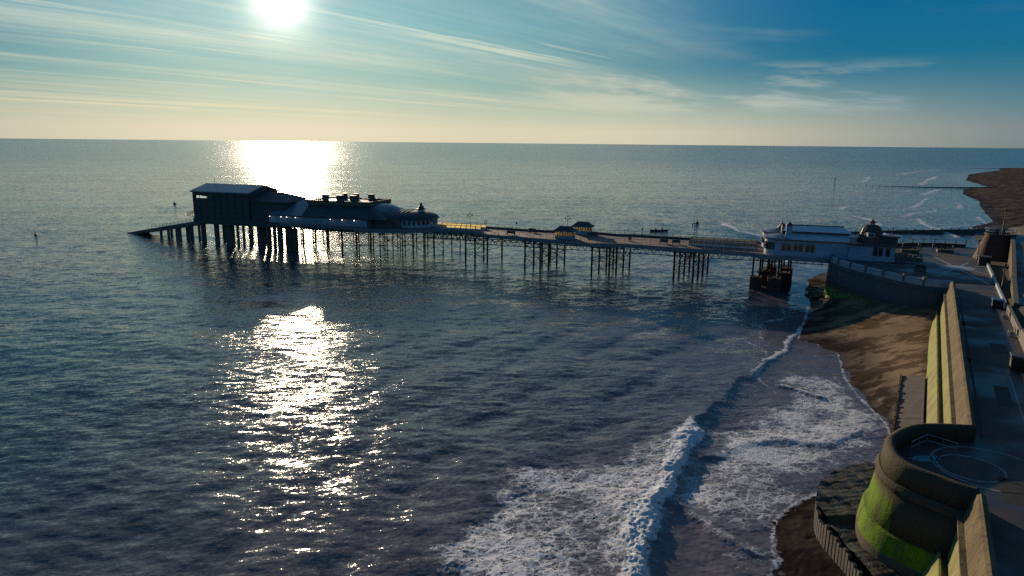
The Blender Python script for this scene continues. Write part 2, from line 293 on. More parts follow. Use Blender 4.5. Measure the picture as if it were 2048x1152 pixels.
# ------------------------------------------------------------------ mesh builder
class MB:
    def __init__(s): s.v = []; s.f = []; s.a = {}
    def add(s, vs, fs):
        b = len(s.v); s.v += [tuple(map(float, x)) for x in vs]; s.f += [tuple(b+i for i in f) for f in fs]; return s
    def prism(s, poly, z0, z1, poly1=None):
        n = len(poly); p1 = poly1 or poly
        z0s = z0 if hasattr(z0, '__len__') else [z0]*n; z1s = z1 if hasattr(z1, '__len__') else [z1]*n
        vs = [(x, y, z) for (x, y), z in zip(poly, z0s)] + [(x, y, z) for (x, y), z in zip(p1, z1s)]
        fs = [tuple(range(n))[::-1], tuple(range(n, 2*n))] + [(i, (i+1) % n, n+(i+1) % n, n+i) for i in range(n)]
        return s.add(vs, fs)
    def beam(s, a, b, w_, h_=None, up=(0, 0, 1)):
        h_ = h_ or w_; a = Vector(a); b = Vector(b); d = (b-a).normalized(); up = Vector(up)
        if abs(d.dot(up)) > .99: up = Vector((1, 0, 0))
        x = d.cross(up).normalized()*w_/2; y = x.cross(d).normalized()*h_/2
        vs = [a-x-y, a+x-y, a+x+y, a-x+y, b-x-y, b+x-y, b+x+y, b-x+y]
        return s.add(vs, [(3,2,1,0), (4,5,6,7), (0,1,5,4), (1,2,6,5), (2,3,7,6), (3,0,4,7)])
    def tube(s, a, b, r0, r1=None, n=8):
        r1 = r0 if r1 is None else r1; a = Vector(a); b = Vector(b); d = (b-a).normalized()
        up = Vector((0,0,1)) if abs(d.z) < .9 else Vector((1,0,0)); x = d.cross(up).normalized(); y = d.cross(x)
        vs = [a+(x*math.cos(k*2*math.pi/n)+y*math.sin(k*2*math.pi/n))*r0 for k in range(n)] + [b+(x*math.cos(k*2*math.pi/n)+y*math.sin(k*2*math.pi/n))*r1 for k in range(n)]
        return s.add(vs, [tuple(range(n)), tuple(range(n, 2*n))[::-1]] + [(i, n+i, n+(i+1) % n, (i+1) % n) for i in range(n)])
    def lathe(s, prof, c, n=20, a0=0, a1=2*math.pi, sx=1, sy=1, rot=0):
        full = abs(a1-a0-2*math.pi) < 1e-6; m = n if full else n+1; vs = []; fs = []
        for r, z in prof:
            for k in range(m):
                a = a0+(a1-a0)*k/n; x = r*math.cos(a)*sx; y = r*math.sin(a)*sy
                vs.append((c[0]+x*math.cos(rot)-y*math.sin(rot), c[1]+x*math.sin(rot)+y*math.cos(rot), c[2]+z))
        for i in range(len(prof)-1):
            for k in range(n):
                k2 = (k+1) % m; fs.append((i*m+k, i*m+k2, (i+1)*m+k2, (i+1)*m+k))
        return s.add(vs, fs)
    def build(s, name, m, parent=None, smooth=False, label=None):
        o0 = parent_loc(parent)
        me = bpy.data.meshes.new(name); me.from_pydata([(x-o0[0], y-o0[1], z-o0[2]) for x, y, z in s.v], [], s.f)
        me.materials.append(MATS[m]); me.update()
        if smooth: me.polygons.foreach_set('use_smooth', [True]*len(me.polygons))
        o = bpy.data.objects.new(name, me); COL.objects.link(o)
        if parent: o.parent = parent
        if label: o['label'] = label
        return o
LOC = {}
def parent_loc(p):
    if p is None: return (0, 0, 0)
    return LOC.get(p.name, (0, 0, 0))
def thing(name, label, cat, loc, group=None):
    o = bpy.data.objects.new(name, None); COL.objects.link(o); o.location = loc; LOC[o.name] = tuple(loc); o.empty_display_size = .5
    tag(o, label, cat, group); return o
def tag(o, label, cat, group=None):
    o['label'] = label; o['category'] = cat
    if group: o['group'] = group
    return o
def sub(parent, o):     # sub-parts are built in the thing's space; the part sits at the thing's origin
    LOC[o.name] = parent_loc(parent); return o
def struct(o, kind='structure'): o['kind'] = kind; return o
def copy_tree(root, loc, rz=0, label=None):
    def cp(o, par):
        c = o.copy(); COL.objects.link(c)
        if par: c.parent = par
        for ch in o.children: cp(ch, c)
        return c
    r = cp(root, None); r.location = loc; r.rotation_euler = (0, 0, rz)
    if label: r['label'] = label
    return r
# ------------------------------------------------------------------ geometry frames
O = np.array([-12.4, 173.1]); U = np.array([.948, -.319]); V = np.array([.319, .948])
SK = 0.0
def P(s, t, z=None):
    s = s+SK*(t+6)
    x, y = O+U*s+V*t; return (x, y) if z is None else (x, y, z)
def box(mb, s0, s1, t0, t1, z0, z1): return mb.prism([P(s0,t0), P(s1,t0), P(s1,t1), P(s0,t1)], z0, z1)
W0 = np.array([35.2, 49.0]); WD = np.array([.517, .856]); WN = np.array([-.856, .517])
def Q(d, n, z=None):
    x, y = W0+WD*d+WN*n; return (x, y) if z is None else (x, y, z)
# waterline of the beach, south to north (land lies to its right)
WL = np.array([(0,-40),(8,15),(14,35),(17.0,41),(19.5,44.5),(20.6,48.0),(22.3,51.4),(25.6,54.2),(30.0,56.5),(34.0,59.5),(38.0,64.0),(40.6,68.0),(41.6,70.8),(42.0,73),(42.6,78.8),(44.3,86.1),(48.6,97),(47.5,101.5),(45.6,104),(47.4,108.2),(53,119),
  (57.3,128.1),(61.5,139.5),(67.9,153.1),(77.7,164.7),(92,165),(104,160),(116,166),(128,176),(139,200),(168.5,238.5),(176,262),(198,281),(230.6,336.1),(262,385),(300,460),(330,505),(372,540),(420,640),(520,790),(678,960),(725.8,1044.8),(790,1062),(950,1085),(1400,1180),(3000,1500),(9000,2500)], float)
def polyline_dist(px, py, pl):
    best = np.full(px.shape, 1e18); sgn = np.ones(px.shape)
    for (x0, y0), (x1, y1) in zip(pl[:-1], pl[1:]):
        dx, dy = x1-x0, y1-y0; L2 = dx*dx+dy*dy
        t = np.clip(((px-x0)*dx+(py-y0)*dy)/L2, 0, 1); ex = px-(x0+t*dx); ey = py-(y0+t*dy); d2 = ex*ex+ey*ey
        m = d2 < best; best[m] = d2[m]; sgn[m] = np.where((dx*(py-y0)-dy*(px-x0))[m] < 0, 1, -1)
    return np.sqrt(best), sgn
def wobble(x, y, seed=0, sc=1.0):
    r = np.random.default_rng(seed); o = np.zeros_like(x)
    for k in range(7):
        a = r.uniform(0, 6.28); f = sc*1.7**k; o += np.sin((x*math.cos(a)+y*math.sin(a))*f+r.uniform(0, 6.28))/(1.45**k)
    return o
def vnoise(x, y, octs, seed):
    out = np.zeros_like(x); a = 1.0; tot = 0
    tab = np.random.default_rng(seed).random(65536)
    for o in range(octs):
        xi = np.floor(x).astype(np.int64); yi = np.floor(y).astype(np.int64); fx = x-xi; fy = y-yi; fx = fx*fx*(3-2*fx); fy = fy*fy*(3-2*fy)
        h = lambda i, j: tab[((i*73856093) ^ (j*19349663)) & 65535]
        out += a*((h(xi, yi)*(1-fx)+h(xi+1, yi)*fx)*(1-fy)+(h(xi, yi+1)*(1-fx)+h(xi+1, yi+1)*fx)*fy); tot += a; a *= .52; c, s = .8, .6
        x, y = (x*c-y*s)*2.03+17, (x*s+y*c)*2.03+5
    return out/tot
def shore(px, py):      # signed distance to the waterline, >0 on land
    d, s = polyline_dist(px, py, WL); return d*s
def in_poly(px, py, poly):
    r = np.zeros(px.shape, bool); n = len(poly)
    for i in range(n):
        x0, y0 = poly[i]; x1, y1 = poly[(i+1) % n]
        c = ((y0 > py) != (y1 > py)); r ^= c & (px < (x1-x0)*(py-y0)/((y1-y0) if y1 != y0 else 1e-9)+x0)
    return r
def soft_poly(px, py, poly, soft):
    pl = np.array(poly+[poly[0]], float); d, _ = polyline_dist(px, py, pl); ins = in_poly(px, py, poly)
    d = np.where(ins, d, -d); return np.clip(d/soft+.5, 0, 1)
def grid_mesh(name, X, Y, Z, m, attrs, smooth=True, mask=None):
    nr, nc = X.shape; idx = np.arange(nr*nc).reshape(nr, nc)
    q_ = np.stack([idx[:-1,:-1], idx[:-1,1:], idx[1:,1:], idx[1:,:-1]], -1).reshape(-1, 4)
    if mask is not None:
        mk_ = mask.reshape(-1); keep = mk_[q_].any(1); q_ = q_[keep]
    me = bpy.data.meshes.new(name); me.vertices.add(nr*nc); me.vertices.foreach_set('co', np.stack([X, Y, Z], -1).astype(np.float32).ravel())
    me.loops.add(len(q_)*4); me.loops.foreach_set('vertex_index', q_.ravel().astype(np.int32))
    me.polygons.add(len(q_)); me.polygons.foreach_set('loop_start', (np.arange(len(q_))*4).astype(np.int32))
    me.polygons.foreach_set('use_smooth', np.ones(len(q_), bool)); me.update(calc_edges=True)
    for k, a in attrs.items():
        at_ = me.attributes.new(k, 'FLOAT', 'POINT'); at_.data.foreach_set('value', a.astype(np.float32).ravel())
    me.materials.append(MATS[m]); o = bpy.data.objects.new(name, me); COL.objects.link(o); return o
# ------------------------------------------------------------------ sea
dep = np.concatenate([[R(89.5), R(75), R(60), R(50)], np.arange(R(41), R(2.0), -R(.062)), np.arange(R(2.0), R(.10), -R(.03)), [R(.07), R(.045), R(.03)]])
rr = H/np.tan(dep)
az = np.concatenate([np.arange(-46, 46, .092), np.arange(46, 314.1, 4.0)]); az = R(1)*az
RR, AZ = np.meshgrid(rr, az, indexing='ij'); X = RR*np.sin(AZ); Y = RR*np.cos(AZ)
dr = np.abs(np.gradient(rr))[:, None]*np.ones_like(X)
front = (np.cos(AZ) > .68)
Z = np.zeros_like(X)
r3 = np.random.default_rng(3)
SH = shore(X, Y)                       # >0 land
shoal = np.clip(-SH/26, 0, 1)
for k in range(46):
    lam = 1.1*1.068**k * r3.uniform(.9, 1.1)
    lam = min(lam, 26); a = R(-166)+r3.normal(0, .42); kx, ky = math.sin(a), math.cos(a)
    att = np.clip(lam/dr/2.2-1.0, 0, 1); amp = .0078*lam/6.283*(1.0 if lam > 3.2 else 1.9)
    ph = 6.2832/lam*(kx*X+ky*Y)+r3.uniform(0, 6.28)+.8*wobble(X, Y, k, .03)
    sv = np.sin(ph); Z += amp*att*(.25+.75*shoal)*(sv+.25*(1-sv*sv))
# swell turning parallel to the beach
sd = -SH+3.0*wobble(X, Y, 21, .035)
SW = [(-60,-60),(2,20),(8.0,40),(10.5,47.7),(12.3,53),(15.8,60.4),(19.8,68),(20.1,70.7),(25.1,77.5),(36.1,92.9),(42.5,101),(51.6,116.5),(60,131)]
BL = np.array(SW, float); bd, bs = polyline_dist(X+.35*wobble(X, Y, 5, .5), Y+.35*wobble(X, Y, 6, .5), BL); bd = bd*bs   # >0 shoreward
off = -bd
att = np.clip(9/dr/3-1, 0, 1)
env = np.exp(-np.clip(off, 0, 1e9)/55)*(off > 1)*np.clip((off-1)/6, 0, 1)*np.clip((170-Y)/60, 0, 1)
ph = off*6.2832/(8.5+off*.03)+1.5*wobble(X, Y, 33, .05); Z += .10*att*env*(np.sin(ph)+.35*np.sin(2*ph+1))
# the breaker
along = np.clip((Y-40)/60, 0, 1)
hgt = np.interp(Y, [20, 40, 55, 68, 80, 95, 112, 130], [.46, .46, .46, .42, .26, .18, .11, 0])
prof = np.where(bd < 0, np.exp(-(bd/3.0)**2)*.75+np.exp(-(bd/7.5)**2)*.25, np.exp(-(bd/.75)**2))
trough = -.18*np.exp(-((bd-3.0)/1.8)**2)*np.clip((96-Y)/30, 0, 1)
Z += att*(hgt*prof+trough)
broken = np.clip((73-Y)/5, 0, 1)*np.clip((Y+20)/20, 0, 1)
n_bore = np.exp(-((bd+.4)/1.15)**2)*broken*(.7+.6*vnoise(X*.35, Y*.35, 3, 31))
lump = 1-np.abs(vnoise(X*2.0, Y*2.0, 5, 1)*2-1)*1.6
Z += n_bore*(.13*(lump-.4)+.34*(vnoise(X*.8, Y*.8, 3, 3)-.5)+.10*(vnoise(X*5, Y*5, 4, 2)-.5))
# small wave in the wash
W2 = np.array([(19.9,62.6),(23.7,65.2),(28.1,66.0),(32.5,65.8),(36.1,67.7)]); d2, s2 = polyline_dist(X+.2*wobble(X, Y, 15, .7), Y+.2*wobble(X, Y, 16, .7), W2)
Z += .17*np.where(s2 > 0, np.exp(-(d2/.8)**2), np.exp(-(d2/2.0)**2))
W3 = np.array([(13.0,54.5),(15.5,50.8),(17.5,47.6),(21,44.0),(26,40)]); d3, s3 = polyline_dist(X+.2*wobble(X, Y, 25, .8), Y+.2*wobble(X, Y, 26, .8), W3)
Z += .22*np.exp(-(d3/.6)**2)
W4 = np.array([(34.5,82.5),(36.5,80.2),(37.6,78.6)]); d4, _ = polyline_dist(X, Y, W4); Z += .28*np.exp(-(d4/.5)**2)
# distant breaking crests north of the pier
FB = [[(70.8,172),(75,180),(74,190),(78,200),(86,214),(79,240),(83,262)],[(112,255),(124,243),(133,233)],[(140,262),(150,285),(149,300)],[(158,330),(168,345)],[(228,470),(255,480),(300,475)],[(180,330),(225,345),(250,385)],[(150,250),(190,272),(205,300)],[(50,178),(53,182)],[(150,228),(160,262),(171,290)],[(118,205),(121,222),(128,236)],[(200,345),(222,372),(246,410)],[(262,440),(285,470),(312,505)],[(330,560),(385,640),(440,720)],[(300,590),(360,700)],[(172,300),(186,318),(205,330)],[(98,190),(104,205),(100,222),(108,238)],[(420,760),(520,880),(600,950)]]
fcrest = np.zeros_like(X); frid = np.zeros_like(X)
for i, pl_ in enumerate(FB):
    d_, s_ = polyline_dist(X+.6*wobble(X, Y, 40+i, .15), Y+.6*wobble(X, Y, 60+i, .15), np.array(pl_, float))
    wd = np.maximum((1.5 if i in (0, 1, 2, 7) else .9), RR/(95 if i in (0, 2) else 170))
    frid = np.maximum(frid, np.exp(-(d_/2.2)**2)); wd = wd*np.clip(.8+.22*wobble(X, Y, 140+i, .05), .35, 1.4); fcrest = np.maximum(fcrest, np.exp(-(d_/wd)**2)*(1 if i in (0, 2) else .8))
Z += .5*frid*np.clip(5/dr-1, 0, 1)
swash = np.clip(SH/1.0+1.2, 0, 1)
Z = np.where(SH > -2.5, Z*np.clip((-SH+.4)/2.9, .0, 1), Z)
# foam density
FA = [(-14,36),(-5.2,43.0),(-2.8,48.9),(-.5,59),(5.1,59.4),(10.2,61.3),(16.3,67.3),(20.4,70.9),(20.8,68),(16.6,60),(13.2,53),(11.4,47),(9.4,42.5),(6,36)]
FBp = [(12.6,53),(16.5,60),(20.0,67.0),(31,77),(36.5,87.5),(42.2,86),(43.0,79),(42.8,71),(33.8,61.5),(27,55.5),(22.8,50),(18.5,42),(15,43.5)]
FZ = None
jx = X+.9*wobble(X, Y, 70, .45); jy = Y+.9*wobble(X, Y, 71, .45)
fa = soft_poly(jx, jy, FA, 3.5); fb_ = soft_poly(jx, jy, FBp, 5.0)
foam = np.maximum(fa*(.44+.42*vnoise(X*.3, Y*.3, 3, 51)), fb_*(.44+.44*vnoise(X*.25, Y*.25, 3, 52)))
Z += fa*.10*(vnoise(X*2.2, Y*2.6, 4, 12)-.5)+fb_*.07*(vnoise(X*2.2, Y*2.2, 4, 13)-.5)
foam = np.maximum(foam, n_bore*1.45)
foam = np.maximum(foam, np.clip(1-np.abs(bd-.0)/1.1, 0, 1)**.5*broken*1.3)
patch = vnoise(X*.16, Y*.16, 4, 9); foam *= np.where(foam < .9, np.clip(.62+.85*patch, .6, 1.25), 1)
dark = np.exp(-((bd-3.2)/1.9)**2)*np.clip((54-Y)/4, 0, 1); foam *= (1-.93*dark)
foam = np.maximum(foam, .62*np.exp(-(d2/1.1)**2)*(X > 31)); foam = np.maximum(foam, .6*np.exp(-(d3/.8)**2)); foam = np.maximum(foam, .95*np.exp(-(d4/.55)**2))
foam = np.maximum(foam, np.exp(-((SH+.1)/.40)**2)*.72*(Y < 400))                     # edge of the swash
foam = np.maximum(foam, np.exp(-((SH+3.6+1.2*wobble(X, Y, 80, .15))/.5)**2)*.42*(Y > 92)*(Y < 320))
foam = np.maximum(foam, 1.15*fcrest)
cr = np.clip((Y-70)/6, 0, 1)*np.clip((98-Y)/10, 0, 1); foam = np.maximum(foam, .45*np.exp(-((bd+.4)/.5)**2)*cr*(np.abs(Y-97) < 12))
sweep = np.exp(-((bd-.1)/.55)**2)*np.clip((Y-84)/6, 0, 1)*np.clip((122-Y)/10, 0, 1)*np.clip(.3+1.3*vnoise(X*.2, Y*.2, 3, 61), 0, 1); foam = np.maximum(foam, sweep)
for k_, (o_, y0_, y1_) in enumerate(((5.5, 92, 128), (9.5, 76, 108), (3.0, 72, 90))):
    foam = np.maximum(foam, .66*np.exp(-((SH+o_+1.4*wobble(X, Y, 160+k_, .12))/.35)**2)*np.clip((Y-y0_)/4, 0, 1)*np.clip((y1_-Y)/4, 0, 1))
mud = np.clip(1-(-SH-6)/110, 0, 1)**1.4*.9; mud = np.where(Y > 240, mud*.5, mud)
edge2 = np.exp(-((SH+9+3*wobble(X, Y, 81, .06))/1.2)**2)*(Y > 190)*(Y < 900)+np.exp(-((SH+22+5*wobble(X, Y, 82, .045))/1.4)**2)*(Y > 190)*(Y < 900)*.9; foam = np.maximum(foam, .62*edge2)
calm = np.clip(1-(-SH)/16, 0, 1)*np.clip((Y-88)/20, 0, 1)*.9
calm = np.maximum(calm, np.clip(1-(-SH)/9, 0, 1)**.5*(Y > 96)*(Y < 135))
calm = np.maximum(calm, np.clip(1.4-(-SH)/(30+8*wobble(X, Y, 83, .05)), 0, 1)*(Y > 190)*.85)
calm = np.maximum(calm, np.exp(-((bd-3.2)/2.4)**2)*.4*np.clip((55-Y)/5, 0, 1))
sea = struct(grid_mesh('sea', X, Y, Z, 'sea_water', {'foam': np.clip(foam, 0, 1.3), 'mud': mud, 'calm': calm}))
# ------------------------------------------------------------------ beach
dep = np.concatenate([[R(80), R(60), R(48)], np.arange(R(42), R(2.6), -R(.13)), np.arange(R(2.6), R(.25), -R(.07)), [R(.2), R(.12), R(.06)]]); rr = H/np.tan(dep)
az = R(1)*np.concatenate([np.arange(-4, 48, .16), np.arange(48, 130, 3.)])
RR, AZ = np.meshgrid(rr, az, indexing='ij'); X = RR*np.sin(AZ); Y = RR*np.cos(AZ); SH = shore(X, Y)
gx = SH+.35*wobble(X, Y, 90, .25)*np.clip(1-np.abs(SH)/12, 0, 1)+.25*wobble(X, Y, 91, .9)*np.clip(1-np.abs(SH)/5, 0, 1)
Zb = np.where(gx > 0, 1.6*(1-np.exp(-gx/22)), gx*.06)
edge_flat = np.clip((gx-.2)/2.5, 0, 1)
wn = (X-W0[0])*WN[0]+(Y-W0[1])*WN[1]; dw = np.clip(wn-2.4, 0.6, 1e9)
da, _ = polyline_dist(X, Y, np.array([(70.5,107.6),(65.5,112.0),(62.8,122.0),(62.2,127.0),(64.4,135.5)])); dw = np.minimum(dw, np.clip(da-.8, .05, 1e9)*1.3)
dw = dw+9*np.clip((62-Y)/6, 0, 1)+2.5*np.clip((Y-122)/6, 0, 1); gp_ = np.clip(SH, 0, 1e9); fr_ = gp_/(gp_+dw+1.5); Zh = 3.5*fr_**1.15*np.clip(gx/1.5, 0, 1); kk = np.clip((150-Y)/25, 0, 1)*np.where(Y > 80, .35+.65*edge_flat, 1); Zh = Zh+1.9*np.exp(-(np.hypot(X-70.5, Y-107)/9)**2)*np.clip(SH/8, 0, 1); Zb = np.where(gx > 0, Zb*(1-kk)+Zh*kk, Zb)
Zb += .012*wobble(X, Y, 92, .8)*np.clip(SH/6, 0, 1)+.03*(vnoise(X*.7, Y*.7, 5, 40)-.5)*np.clip(SH/6, 0, 1)+np.clip((56-Y)/4, 0, 1)*np.clip(SH, 0, 1)*.16*(vnoise(X*3, Y*3, 3, 41)-.5)
# the shore rises into a low cliff far up the coast
dc = np.clip(SH-75-.05*Y, 0, 1e9)*(Y > 260); Zb += 14*(1-np.exp(-dc/40))
inland = (np.stack([X, Y], -1)-W0)@WN
Zb = np.where((inland < -5) & (Y < 205), -1.0, Zb)
mask = SH > -12
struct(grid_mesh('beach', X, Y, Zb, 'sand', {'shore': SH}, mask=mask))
# ------------------------------------------------------------------ promenade, forecourt and the ground behind
RIM = [(33.3,49.2),(31.3,49.1),(29.6,48.3),(27.9,46.9),(27.1,45.6),(26.5,44.0),(26.45,42.6),(26.9,41.5),(27.7,40.4),(28.3,39.5)]
ABT = [(70.5,107.6),(67.6,108.6),(65.5,112.0),(64.0,117.0),(62.8,122.0),(62.2,127.0),(62.4,131.5),(64.4,135.5),(69,139.5)]
NB = Q(-11.9, 0); NA = Q(0, 0)
def smooth_line(pts, k=4):
    p = np.array(pts, float); out = []
    for i in range(len(p)-1):
        p0 = p[max(i-1, 0)]; p1 = p[i]; p2 = p[i+1]; p3 = p[min(i+2, len(p)-1)]
        for j in range(k):
            t = j/k; out.append(tuple(.5*((2*p1)+(-p0+p2)*t+(2*p0-5*p1+4*p2-p3)*t*t+(-p0+3*p1-3*p2+p3)*t**3)))
    out.append(tuple(p[-1])); return out
RIMs = smooth_line([NA]+RIM+[NB], 5); ABTs = smooth_line(ABT, 5)
poly = [Q(-45, 0)] + RIMs[::-1] + [Q(67.5, 0)] + ABTs + [(76,147),(82.7,152.3),(94.6,155.4),(102.2,152.8),(108,150),(110,140)] + [Q(100,-8), Q(50,-8), Q(-45,-8)]
MB().prism(poly, 7.7, 8.0).build('promenade', 'promenade_paving')
struct(bpy.data.objects['promenade'])
# sloping ground landward of the promenade
nA = 46; gd = np.linspace(-45, 150, 90); gn = np.concatenate([[-6.55], -6.55-np.linspace(0, 1, 26)[1:]**1.5*60])
D_, N_ = np.meshgrid(gd, gn); XX = W0[0]+WD[0]*D_+WN[0]*N_; YY = W0[1]+WD[1]*D_+WN[1]*N_
rise = np.interp(D_, [-45, 30, 56, 75, 110, 150], [.55, .55, .42, .55, .5, .30])
ZZ = 8.35+np.clip(-6.6-N_, 0, 40)*rise+.12*wobble(XX, YY, 100, .6)*np.clip((-6.6-N_), 0, 1)
ZZ = np.where((D_ > 62), np.where(N_ > -13.5, np.minimum(ZZ, 8.0+np.clip(-7-N_, 0, 6)*.08), ZZ), ZZ)
ZZ = np.minimum(ZZ, 19+.2*wobble(XX, YY, 101, .2))
struct(grid_mesh('slope', XX, YY, ZZ, 'cliff', {'shore': XX*0}))
# paint and pavings on the ground
def strip(mb, pts, wd, z, th=.004):
    for a, b in zip(pts[:-1], pts[1:]):
        a = np.array(a[:2]); b = np.array(b[:2]); d = (b-a)/np.hypot(*(b-a)); nn = np.array([-d[1], d[0]])*wd/2
        mb.prism([tuple(a-nn), tuple(b-nn), tuple(b+nn), tuple(a+nn)], z-th, z)
    return mb
C0 = (82.9, 125.6)
mb = MB().lathe([(0, .006), (2.9, .006), (2.9, .0)], (*C0, 8.0), 40)
struct(mb.build('paving_circle', 'pale_paving'))
mb = MB()
for k in range(12):
    a = k*math.pi/6+.25; L = (13, 9, 16, 8, 12, 14)[k % 6]
    p0 = (C0[0]+3.0*math.cos(a), C0[1]+3.0*math.sin(a)); p1 = (C0[0]+L*math.cos(a), C0[1]+L*math.sin(a))
    q1 = np.array(p1)-W0
    if q1@WN < -6.5: L = 7; p1 = (C0[0]+L*math.cos(a), C0[1]+L*math.sin(a))
    strip(mb, [p0, p1], .38, 8.005)
struct(mb.build('paving_lines', 'pale_paving'))
mb = MB()
def ring(mb, c, r0, r1, z, n=48, sx=1, sy=1, rot=0): mb.lathe([(r0, 0), (r0, .004), (r1, .004), (r1, 0)], (*c, z), n, sx=sx, sy=sy, rot=rot)
ring(mb, (32.3, 44.3), 2.0, 2.1, 8.0); ring(mb, (33.6, 44.2), 3.5, 3.6, 8.0)
struct(mb.build('ground_markings', 'painted_line'))
mb = MB(); strip(mb, [Q(20, -4.1), Q(6, -4.1)], .09, 8.005); struct(mb.build('ground_line', 'painted_line'))
pud = [(29.9+1.15*math.cos(a)*(1+.25*math.sin(3*a)), 45.7+.55*math.sin(a)*(1+.2*math.cos(2*a))) for a in np.linspace(0, 6.283, 24, endpoint=False)]
struct(MB().prism(pud, 7.999, 8.004).build('puddle_water', 'puddle'))
for (d, n_, a, b) in ((31,-3.9,2.2,.8),(42,-1.6,1.2,1.1),(13,-3.1,3.0,.6),(55,-4.2,1.6,1.6),(-8,-2.5,2.0,1.0),(24,-1.2,.7,.7)):
    struct(MB().prism([Q(d-a,n_-b), Q(d+a,n_-b), Q(d+a,n_+b), Q(d-a,n_+b)], 7.999, 8.004).build('paving_patch', 'dark_patch'))
struct(strip(MB(), [Q(66,-.95), Q(1,-.95)], .22, 8.004).build('drain_channel', 'dark_patch'))
# ------------------------------------------------------------------ sea wall along the promenade
def wall_run(d0, d1, label, group):
    root = thing('sea_wall', label, 'sea wall', (*Q((d0+d1)/2, .5), 0), group)
    def sweep(profile, name, m, sm=False, step=1.1):
        n = max(2, int((d1-d0)/step)); mbb = MB(); k = len(profile); vs = []; al = []
        for i in range(n+1):
            d = d0+(d1-d0)*i/n
            for (nn, z) in profile: vs.append(Q(d, nn, z)); al.append(d+(z*.9))
        fs = [(i*k+j, i*k+(j+1) % k, (i+1)*k+(j+1) % k, (i+1)*k+j) for i in range(n) for j in range(k)]
        fs += [tuple(range(k))[::-1], tuple(n*k+j for j in range(k))]
        mbb.add(vs, fs); o = mbb.build(name, m, root, sm); a = o.data.attributes.new('along', 'FLOAT', 'POINT'); a.data.foreach_set('value', al); return o
    sweep([(0, 7.55), (.62, 7.55), (.50, 7.9), (.22, 8.85), (.10, 9.1), (-.10, 9.22), (-.33, 9.15), (-.42, 8.95), (-.45, 7.6)], 'parapet', 'concrete')
    sweep([(-.4, 7.3), (.95, 7.3), (.95, 7.55), (-.4, 7.55)], 'string_course', 'concrete')
    sweep([(-.4, 4.5), (1.12, 4.5), (.72, 7.3), (-.4, 7.3)], 'wall_face', 'stained_wall')
    sweep([(-.4, -.5), (3.0, -.5), (2.62, 2.2), (1.62, 4.75), (1.48, 4.75), (1.47, 4.4), (-.4, 4.4)], 'apron', 'stained_wall')
    return root
wall_run(.02, 67.0, 'long stepped yellow-green sea wall between round bastion and pier forecourt', 'stepped sea walls')
wall_run(-45, -12.3, 'stepped yellow-green sea wall nearest the camera, south of the round bastion', 'stepped sea walls')
# ------------------------------------------------------------------ round bastion
def offset_line(pts, off):
    p = np.array(pts, float); out = []
    for i in range(len(p)):
        a = p[max(i-1, 0)]; b = p[min(i+1, len(p)-1)]; d = (b-a)/np.hypot(*(b-a)); out.append(tuple(p[i]+np.array([-d[1], d[0]])*off))
    return out
def loft(mb, path, prof, flip=1):
    """prof: list of (outward offset, z); closed ring section swept on the path"""
    L = [offset_line(path, flip*o) for o, z in prof]; n = len(path); k = len(prof); vs = [(L[j][i][0], L[j][i][1], prof[j][1]) for i in range(n) for j in range(k)]
    fs = [(i*k+j, i*k+(j+1) % k, (i+1)*k+(j+1) % k, (i+1)*k+j) for i in range(n-1) for j in range(k)] + [tuple(range(k))[::-1], tuple((n-1)*k+j for j in range(k))]
    return mb.add(vs, fs)
FL = -1   # outward side of RIMs
bas = thing('bastion', 'rounded concrete sea bastion with bright green algae on its flared foot', 'bastion', (31, 44, 0))
loft(MB(), RIMs, [(.35,7.75),(.22,9.0),(.1,9.2),(-.15,9.28),(-.40,9.2),(-.5,9.0),(-.5,7.75)], FL).build('parapet', 'algae_sunside_concrete', bas, True)
loft(MB(), RIMs, [(.62,7.15),(.66,7.45),(.45,7.75),(-.5,7.75),(-.5,7.15)], FL).build('string_course', 'algae_sunside_concrete', bas)
loft(MB(), RIMs, [(.95,4.45),(.50,7.15),(-.4,7.15),(-.4,4.45)], FL).build('wall_face', 'algae_sunside_concrete', bas, True)
loft(MB(), RIMs, [(1.8,-1.0),(1.4,3.0),(1.18,4.3),(1.05,4.43),(-.4,4.43),(-.4,-1.0)], FL).build('plinth', 'algae_sunside_concrete', bas, True)
# rubble apron and sheet piles round the bastion foot
SHEET = smooth_line([(34.5,55.0),(32.9,55.8),(30.9,55.6),(28.3,54.4),(26.0,52.4),(24.9,50.5),(24.0,48.3),(23.7,46.4),(23.7,44.4),(23.7,42.6),(23.5,40.6),(23.2,38),(22.6,34)], 4)
def f_apron():
    inner = offset_line(SHEET, 1.0*-1)
    xs = np.linspace(24, 41, 150); ys = np.linspace(34, 67, 220); XX, YY = np.meshgrid(xs, ys)
    pl = list(SHEET)+[(40,36),(45,66)]
    ins = in_poly(XX, YY, pl); ZZ = 2.3+.06*wobble(XX, YY, 110, .9)+.035*wobble(XX, YY, 111, 2.6)
    ZZ = ZZ + .38*np.clip((YY-46.6)/.35, 0, 1)
    return XX, YY, ZZ, ins
XX, YY, ZZ, ins = f_apron()
o = grid_mesh('foot_apron', XX, YY, ZZ, 'rubble', {}, mask=ins)
tag(o, 'dark wet uneven apron slab around the foot of the round bastion', 'apron')
sp_ = thing('sheet_piling', 'curved row of old timber sheet piles edging the bastion apron', 'piling', (25, 48, 0))
dl = 0; last = None; cnt = 0
